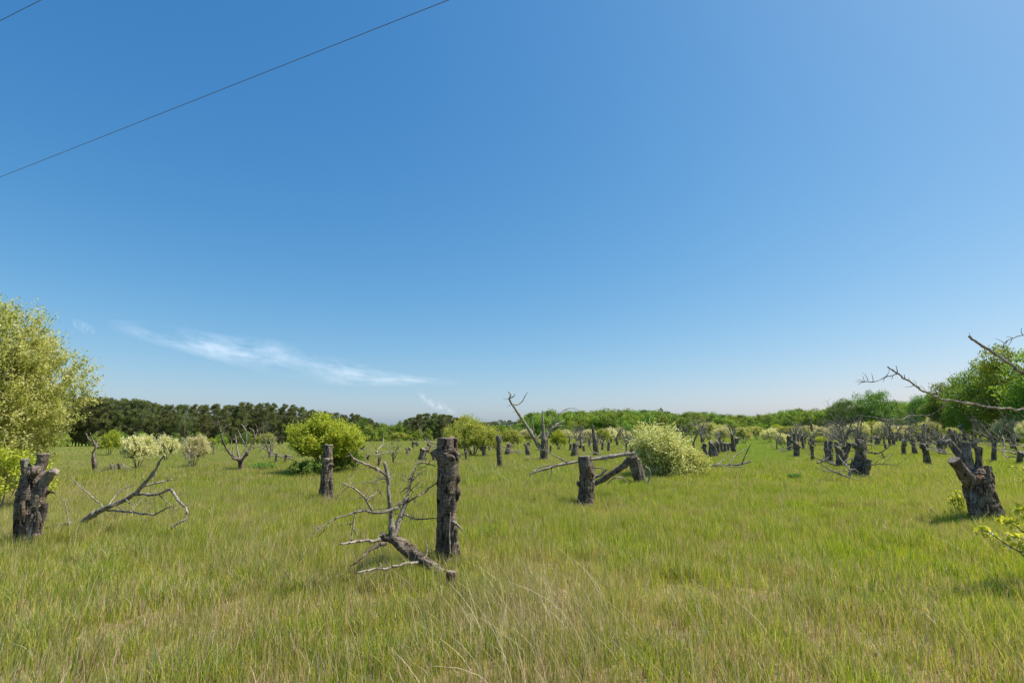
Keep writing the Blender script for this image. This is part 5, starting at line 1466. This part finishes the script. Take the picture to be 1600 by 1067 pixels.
# ------------------------------------------------------------------ leafy cherry twigs at the right edge
def leafy_plant(name, label, base, d0, stems_px, nleaf, seed, leafL=.045, flowers=16, cat='plant'):
    rng = np.random.default_rng(seed)
    root = empty(name, base, label, cat)
    lp, la, ln, fp = [], [], [], []
    for pts in stems_px:
        w = px_tube(pts, d0)
        o = build_tubes('stem', [tube(w, 6, n=16)], M['bark_brown'], base, root)
        q = catmull(w, 60)[:, :3]
        for k in range(nleaf):
            i_ = rng.integers(12, 59); c = q[i_]; t_ = q[i_] - q[i_ - 1]; t_ /= np.linalg.norm(t_) + 1e-9
            v = unit(1, rng)[0] + t_ * .7 + np.array([0, 0, .3]); v /= np.linalg.norm(v)
            lp.append(c + v * leafL * .8); la.append(v); ln.append(unit(1, rng)[0] + np.array([0, 0, 1.0]))
        for k in range(flowers):
            i_ = rng.integers(15, 59); fp.append(q[i_] + unit(1, rng)[0] * .035)
    lp, la, ln = map(np.array, (lp, la, ln))
    # every leaf: folded blade of four quads
    V, Fq, R_n = [], [], []
    ax = la / np.linalg.norm(la, axis=1)[:, None]
    sd = np.cross(ln, ax); sd /= np.linalg.norm(sd, axis=1)[:, None]
    up = np.cross(ax, sd)
    for i_ in range(len(lp)):
        s = leafL * (.6 + .7 * rng.random()); b_ = len(V)
        for u_ in (-1, -.35, .3, 1):
            wd = .32 * (1 - abs(u_) ** 2) * s
            m = lp[i_] + ax[i_] * u_ * s * .5 - up[i_] * .12 * s * u_ * u_
            V += [m + sd[i_] * wd + up[i_] * wd * .35, m, m - sd[i_] * wd + up[i_] * wd * .35]
        for r_ in range(3):
            o_ = b_ + r_ * 3
            Fq += [(o_, o_ + 1, o_ + 4, o_ + 3), (o_ + 1, o_ + 2, o_ + 5, o_ + 4)]
        R_n += [rng.random()] * 6
    me_ = mesh_np('leaves', np.array(V) - base, Fq, M['lime'], attrs={'rnd': np.clip(np.array(R_n) * .6 + .4, 0, 1)})
    link_mesh('leaves', me_, root, 'stuff')
    if fp:
        V, Fq = [], []
        for c in fp:
            n_ = unit(1, rng)[0] + np.array([0, -.5, .8]); n_ /= np.linalg.norm(n_)
            a1 = np.cross(n_, [0, 0, 1.0]); a1 /= np.linalg.norm(a1) + 1e-9; a2 = np.cross(n_, a1)
            for k in range(5):
                th_ = k * 1.2566
                dr = a1 * math.cos(th_) + a2 * math.sin(th_); pr_ = np.cross(n_, dr)
                b_ = len(V)
                V += [c, c + dr * .006 + pr_ * .004 + n_ * .002, c + dr * .012 + n_ * .004, c + dr * .006 - pr_ * .004 + n_ * .002]
                Fq.append((b_, b_ + 1, b_ + 2, b_ + 3))
        link_mesh('blossoms', mesh_np('blossoms', np.array(V) - base, Fq, M['blossom'], attrs={'rnd': rng.random(len(Fq))}), root, 'stuff')
    return root
bs = P(1625, 900)
leafy_plant('cherry_sucker', 'leafy yellow-green shoots with tiny white flowers before the forked stump, right edge', bs, bs[1],
            [[(1625, 905, 0, 1.8), (1600, 868, 0, 1.5), (1572, 850, -.1, 1.3), (1545, 832, -.1, 1), (1528, 828, -.15, .5)],
             [(1625, 905, 0, 1.8), (1612, 850, .1, 1.3), (1585, 820, .1, 1), (1560, 815, .1, .5)],
             [(1625, 905, 0, 1.8), (1618, 860, 0, 1.3), (1598, 842, -.1, 1), (1580, 838, -.1, .5)],
             [(1628, 905, 0, 1.6), (1622, 840, .05, 1.2), (1600, 806, .05, .9), (1590, 795, .05, .5)]], 52, 601, flowers=16, leafL=.058)
bs = P(1640, 800)
leafy_plant('cherry_sucker', 'small yellow-green leafy twig at the right edge above the flowering shoots', bs, bs[1],
            [[(1640, 806, 0, 1.4), (1622, 765, 0, 1.1), (1600, 735, 0, .9), (1574, 728, 0, .5)],
             [(1640, 806, 0, 1.4), (1625, 770, 0, 1.1), (1604, 752, 0, .8), (1590, 748, 0, .4)]], 34, 602, flowers=3, leafL=.055)
bs = P(1500, 797)
leafy_plant('leafy_seedling', 'small bright leafy seedling at the left foot of the forked right stump', bs, bs[1],
            [[(1500, 806, 0, .9), (1497, 785, 0, .7), (1494, 768, 0, .4)], [(1502, 806, 0, .9), (1506, 784, 0, .7), (1508, 766, 0, .4)],
             [(1499, 806, 0, .9), (1490, 788, 0, .7), (1484, 778, 0, .4)], [(1503, 806, 0, .9), (1503, 790, 0, .7), (1501, 776, 0, .4)]], 26, 603, flowers=0, leafL=.06)

# ------------------------------------------------------------------ grass
def blade_patch(name, seed, size, nblades, hmin, hmax, w, clump=.35, segs=3, mat='grass', lean=.2, rare=0.0):
    rng = np.random.default_rng(seed)
    nc = max(4, int(nblades / 14))
    cx = rng.uniform(0, size, (nc, 2)); 
    ci = rng.integers(0, nc, nblades)
    base = np.where((rng.random(nblades) < clump)[:, None], cx[ci] + rng.normal(size=(nblades, 2)) * .035 * size ** .5, rng.uniform(0, size, (nblades, 2)))
    base -= size / 2
    H = rng.uniform(hmin, hmax, nblades) * (.75 + .5 * fbm(np.c_[base * 2.2 + 50, base[:, :1] * 0], 2, seed))
    az = rng.uniform(0, 6.283, nblades); ln = np.abs(rng.normal(0, lean, nblades)) + .05
    dirx, diry = np.cos(az) * ln, np.sin(az) * ln
    fa = rng.uniform(0, 6.283, nblades)
    sx, sy = np.cos(fa), np.sin(fa)
    W = w * rng.uniform(.6, 1.4, nblades)
    rows = []
    for k in range(segs + 1):
        t = k / segs
        cxk = base[:, 0] + dirx * H * t ** 1.9; cyk = base[:, 1] + diry * H * t ** 1.9
        z = H * t * (1 - .28 * ln * t)
        wk = W * (1 - t ** 1.6 * .92) * .5
        rows.append(np.stack([cxk - sx * wk, cyk - sy * wk, z], 1)); rows.append(np.stack([cxk + sx * wk, cyk + sy * wk, z], 1))
    V = np.stack(rows, 1)                      # nblades, 2*(segs+1), 3
    m = 2 * (segs + 1)
    b0 = (np.arange(nblades) * m)[:, None]
    q = np.concatenate([np.stack([b0[:, 0] + 2 * k, b0[:, 0] + 2 * k + 1, b0[:, 0] + 2 * k + 3, b0[:, 0] + 2 * k + 2], 1)[:, None] for k in range(segs)], 1)
    rn = np.repeat(rng.random(nblades), segs); rn2 = np.repeat(rng.random(nblades), segs)
    return mesh_np(name, V.reshape(-1, 3), q.reshape(-1, 4), M[mat], attrs={'rnd': rn, 'rnd2': rn2})

src = bpy.data.collections.new('grass_sources')         # never linked to the scene: only referred to by the nodes
def add_src(me, i_):
    o = bpy.data.objects.new('s%02d_%s' % (i_, me.name), me); src.objects.link(o)
for k in range(6): add_src(blade_patch('near_patch', 700 + k, 1.0, 3300, .07, .28, .0046, segs=3, clump=.55), k)
for k in range(4): add_src(blade_patch('mid_patch', 720 + k, 2.0, 4200, .11, .28, .009, segs=2), 6 + k)
for k in range(3): add_src(blade_patch('far_patch', 740 + k, 8.0, 5200, .16, .34, .035, segs=2, clump=.5), 10 + k)

def tuft(name, seed, n_, R_t, hmin, hmax, w_):
    me_ = blade_patch(name, seed, R_t * 2, n_, hmin, hmax, w_, segs=3, clump=.0, lean=.3)
    return me_
add_src(tuft('tuft', 760, 420, .22, .22, .46, .0065), 13)
add_src(tuft('tuft', 761, 260, .15, .18, .40, .006), 14)
pts, idxs, rots, scs = [], [], [], []
rnd = random.Random(99)
def add_grid(y0, y1, step, kinds, half, xpad):
    y = y0
    while y < y1:
        hw = max(half, y * 1.35 + xpad)
        n = int(hw / step)
        for k in range(-n, n + 1):
            x = k * step; yy = y + step / 2
            pts.append((x, yy, hgt(x, yy) - .005)); idxs.append(rnd.choice(kinds))
            rots.append(rnd.choice([0, 1, 2, 3]) * math.pi / 2); scs.append(rnd.uniform(.9, 1.1) * (1 + .28 * float(fbm(np.array([[x / 5.0, yy / 5.0, 3.3]]), 2, 8)[0])))
        y += step
add_grid(-3, 13, 1.0, list(range(6)), 5, 1)
add_grid(13, 45, 2.0, list(range(6, 10)), 8, 4)
add_grid(45, 181, 8.0, [10, 11, 12], 20, 8)
for o in [o for o in scene.objects if o.parent is None and o.type == 'EMPTY' and 'category' in o.keys() and o['category'] in ('stump', 'dead tree', 'shrub', 'bush', 'fallen branch', 'plant', 'log')]:
    if 2.5 < o.location.y < 32:
        nn_ = 5 if o.location.y < 14 else 3
        for k in range(nn_):
            a0 = rnd.uniform(0, 6.283); rr_ = rnd.uniform(.12, .38)
            x, yy = o.location.x + math.cos(a0) * rr_, o.location.y + math.sin(a0) * rr_
            pts.append((x, yy, hgt(x, yy) - .01)); idxs.append(rnd.choice([13, 14])); rots.append(rnd.uniform(0, 6.28)); scs.append(rnd.uniform(.6, .95))
for k in range(900):
    yy = 2.5 + 24 * rnd.random() ** 1.3; x = rnd.uniform(-1.2, 1.2) * (yy + 1)
    pts.append((x, yy, hgt(x, yy) - .01)); idxs.append(rnd.choice([13, 14])); rots.append(rnd.uniform(0, 6.28)); scs.append(rnd.uniform(.45, .95))
me = bpy.data.meshes.new('meadow_grass')
me.from_pydata(pts, [], [])
a_ = me.attributes.new('src', 'INT', 'POINT'); a_.data.foreach_set('value', idxs)
a_ = me.attributes.new('rot', 'FLOAT', 'POINT'); a_.data.foreach_set('value', rots)
a_ = me.attributes.new('sc', 'FLOAT', 'POINT'); a_.data.foreach_set('value', scs)
grass = link_mesh('meadow_grass', me, kind='stuff')
tag(grass, 'tall unmown green meadow grass mixed with dry straw covering the field', 'grass')

def scatter(obj, coll):
    ng = bpy.data.node_groups.new('scatter', 'GeometryNodeTree')
    ng.interface.new_socket('Geometry', in_out='INPUT', socket_type='NodeSocketGeometry')
    ng.interface.new_socket('Geometry', in_out='OUTPUT', socket_type='NodeSocketGeometry')
    L = ng.links
    gi = ng.nodes.new('NodeGroupInput'); go = ng.nodes.new('NodeGroupOutput')
    m2p = ng.nodes.new('GeometryNodeMeshToPoints')
    ci = ng.nodes.new('GeometryNodeCollectionInfo'); ci.inputs['Collection'].default_value = coll
    ci.inputs['Separate Children'].default_value = True; ci.inputs['Reset Children'].default_value = True
    ip = ng.nodes.new('GeometryNodeInstanceOnPoints'); ip.inputs['Pick Instance'].default_value = True
    def attr(nm, ty):
        n = ng.nodes.new('GeometryNodeInputNamedAttribute'); n.data_type = ty; n.inputs['Name'].default_value = nm
        return n.outputs['Attribute']
    L.new(gi.outputs[0], m2p.inputs[0]); L.new(m2p.outputs[0], ip.inputs['Points'])
    L.new(ci.outputs[0], ip.inputs['Instance']); L.new(attr('src', 'INT'), ip.inputs['Instance Index'])
    cr_ = ng.nodes.new('ShaderNodeCombineXYZ'); L.new(attr('rot', 'FLOAT'), cr_.inputs[2])
    L.new(cr_.outputs[0], ip.inputs['Rotation'])
    cs = ng.nodes.new('ShaderNodeCombineXYZ'); cs.inputs[0].default_value = 1; cs.inputs[1].default_value = 1
    L.new(attr('sc', 'FLOAT'), cs.inputs[2]); L.new(cs.outputs[0], ip.inputs['Scale'])
    L.new(ip.outputs[0], go.inputs[0])
    md = obj.modifiers.new('scatter', 'NODES'); md.node_group = ng
scatter(grass, src)

# dry straw stems standing and leaning above the grass
rng = np.random.default_rng(808)
n = 5200
yy = 2.4 + 26 * rng.random(n) ** 1.7
xx = (rng.random(n) * 2 - 1) * (yy * 1.1 + 1)
dens = vnoise(np.stack([xx * .8, yy * .8, xx * 0], 1), 4)
hot = np.exp(-((xx - .35) ** 2 / .5 + (yy - 3.9) ** 2 / .8)) + .7 * np.exp(-((xx - 2.6) ** 2 / 1.2 + (yy - 4.0) ** 2 / .8))
keep = (rng.random(n) < .16 + .4 * (dens > .15)) 
xx, yy = xx[keep], yy[keep]
hx = np.concatenate([rng.normal(.2, .38, 760), rng.normal(2.3, .8, 220), rng.normal(-.05, 1.6, 150)]); hy = np.concatenate([rng.normal(3.9, .6, 760), rng.normal(3.9, .7, 220), rng.normal(18, 1.2, 150)])
xx = np.concatenate([xx, hx]); yy = np.concatenate([yy, hy]); n = len(xx)
zz = height(xx, yy)
H = rng.uniform(.22, .5, n); 
az = np.where(rng.random(n) < .6, rng.normal(math.pi * .95, .6, n), rng.uniform(0, 6.28, n)); ln = np.abs(rng.normal(.35, .3, n))
left = xx < -1.2
az = np.where(left, rng.normal(.2, .6, n), az)
fa = rng.uniform(0, 6.28, n); w = rng.uniform(.0011, .0024, n) * np.clip(yy / 6, 1, 3)
rows = []
for k in range(5):
    t = k / 4
    cx_ = xx + np.cos(az) * ln * H * t ** 1.6; cy_ = yy + np.sin(az) * ln * H * t ** 1.6; cz = zz + H * t * (1 - .25 * ln * t)
    wk = w * (1 - .55 * t) * (1.0 if k < 4 else .6)
    rows += [np.stack([cx_ - np.cos(fa) * wk, cy_ - np.sin(fa) * wk, cz], 1), np.stack([cx_ + np.cos(fa) * wk, cy_ + np.sin(fa) * wk, cz], 1)]
V = np.stack(rows, 1).reshape(-1, 3); b0 = np.arange(n) * 10
q = np.stack([np.stack([b0 + 2 * k, b0 + 2 * k + 1, b0 + 2 * k + 3, b0 + 2 * k + 2], 1) for k in range(4)], 1).reshape(-1, 4)
me = mesh_np('dry_straw', V, q, M['straw'], attrs={'rnd': np.repeat(rng.random(n), 4)})
so = link_mesh('dry_straw', me, kind='stuff'); tag(so, 'pale dry straw stems leaning out of the green grass', 'straw')

# ------------------------------------------------------------------ overhead cables
def cable(name, label, p0, p1, z0, z1):
    def on(px, py, z):
        r = ray(px, py); k = (z - CAM_Z) / r[2]; return np.array([0, 0, CAM_Z]) + r * k
    A, B = on(*p0, z0), on(*p1, z1)
    dv = B - A
    S, E = A - dv * 2.2, B + dv * 1.6
    ptsw = []
    for k in range(41):
        t = k / 40; q = S * (1 - t) + E * t
        ptsw.append((*q, .005))
    tb = tube(ptsw, 6, n=120)
    c0 = (S + E) / 2
    o = build_tubes(name, [tb], M['wire'], c0)
    o.location = c0
    return tag(o, label, 'cable', 'overhead cables')
cable('overhead_cable', 'long overhead cable slanting across the upper left sky', (0, 277), (702, 0), 7.2, 7.2)
cable('overhead_cable', 'short stretch of overhead cable across the very top left corner', (0, 33), (65, 0), 7.6, 7.6)

# ------------------------------------------------------------------ thin cirrus cloud
def cloud_mat(seed, dens):
    m, t, out = new_mat('cirrus')
    uv = N(t, 'ShaderNodeUVMap'); uv.uv_map = 'UVMap'
    sx = N(t, 'ShaderNodeSeparateXYZ'); t.links.new(uv.outputs[0], sx.inputs[0])
    mp = N(t, 'ShaderNodeMapping'); mp.inputs['Scale'].default_value = (5, 1.3, 1); mp.inputs['Location'].default_value = (seed, seed * 2, 0)
    mp.inputs['Rotation'].default_value = (0, 0, .12)
    t.links.new(uv.outputs[0], mp.inputs[0])
    n1 = noise(t, mp.outputs[0], 1.4, 8, .62)
    mp2 = N(t, 'ShaderNodeMapping'); mp2.inputs['Scale'].default_value = (3, 1.0, 1); mp2.inputs['Location'].default_value = (seed + 5, 0, 0); t.links.new(uv.outputs[0], mp2.inputs[0])
    n2 = noise(t, mp2.outputs[0], 1.0, 3, .5)
    v = math_(t, 'ABSOLUTE', math_(t, 'MULTIPLY', math_(t, 'SUBTRACT', sx.outputs[1], .5), 2.0))
    fv = math_(t, 'SUBTRACT', 1.0, math_(t, 'POWER', v, 1.5), True)
    u_ = math_(t, 'ABSOLUTE', math_(t, 'MULTIPLY', math_(t, 'SUBTRACT', sx.outputs[0], .5), 2.0))
    fu = math_(t, 'SUBTRACT', 1.0, math_(t, 'POWER', u_, 4.0), True)
    e = math_(t, 'MULTIPLY', fv, fu)
    nn = ramp(t, n1, [(.38, (0, 0, 0)), (.72, (1, 1, 1))])
    al = math_(t, 'MULTIPLY', math_(t, 'MULTIPLY', e, nn), math_(t, 'MULTIPLY', ramp(t, n2, [(.3, (.25,) * 3), (.6, (1, 1, 1))]), dens))
    al = math_(t, 'MINIMUM', math_(t, 'MULTIPLY', al, .42), .6)
    df = N(t, 'ShaderNodeBsdfDiffuse'); df.inputs[0].default_value = (.9, .9, .9, 1)
    tl = N(t, 'ShaderNodeBsdfTranslucent'); tl.inputs[0].default_value = (.9, .9, .9, 1)
    mx = N(t, 'ShaderNodeMixShader'); mx.inputs[0].default_value = .75
    t.links.new(df.outputs[0], mx.inputs[1]); t.links.new(tl.outputs[0], mx.inputs[2])
    tp = N(t, 'ShaderNodeBsdfTransparent')
    m2 = N(t, 'ShaderNodeMixShader'); t.links.new(al, m2.inputs[0]); t.links.new(tp.outputs[0], m2.inputs[1]); t.links.new(mx.outputs[0], m2.inputs[2])
    t.links.new(m2.outputs[0], out.inputs[0])
    return m
def cloud(label, line, seed, dens, alt=1600.):
    q = catmull(np.array(line, float), 60)
    V, UV = [], []
    NV = 12
    for i_ in range(60):
        px, py, hw = q[i_]
        for j_ in range(NV + 1):
            r = ray(px, py + (j_ / NV * 2 - 1) * hw); k = alt / r[2]
            V.append((r[0] * k, r[1] * k, CAM_Z + alt)); UV.append((i_ / 59, j_ / NV))
    Fc = [(i_ * (NV + 1) + j_, (i_ + 1) * (NV + 1) + j_, (i_ + 1) * (NV + 1) + j_ + 1, i_ * (NV + 1) + j_ + 1) for i_ in range(59) for j_ in range(NV)]
    me_ = bpy.data.meshes.new('cirrus_cloud'); me_.from_pydata([tuple(v) for v in V], [], Fc)
    ul = me_.uv_layers.new(name='UVMap')
    for l in me_.loops: ul.data[l.index].uv = UV[l.vertex_index]
    me_.materials.append(cloud_mat(seed, dens))
    o = link_mesh('cirrus_cloud', me_, kind='structure'); return tag(o, label)
cloud('thin streak of white cirrus low over the left of the field', [(165, 506, 10), (260, 524, 20), (350, 545, 24), (440, 560, 30), (540, 582, 22), (640, 594, 10), (725, 599, 5)], 1.0, 1.0)
cloud('small wisp of cloud above the middle of the tree line', [(650, 612, 5), (672, 628, 9), (690, 636, 9), (715, 644, 5)], 4.0, .9)
cloud('faint tiny wisp beside the big pale shrub', [(112, 502, 7), (130, 511, 11), (150, 518, 7)], 7.0, .6)

# prototypes that were never placed are dropped
for o in [o for o in scene.objects if o.parent is None and o.type == 'EMPTY' and 'label' not in o.keys()]:
    for ch in list(o.children_recursive): bpy.data.objects.remove(ch)
    bpy.data.objects.remove(o)
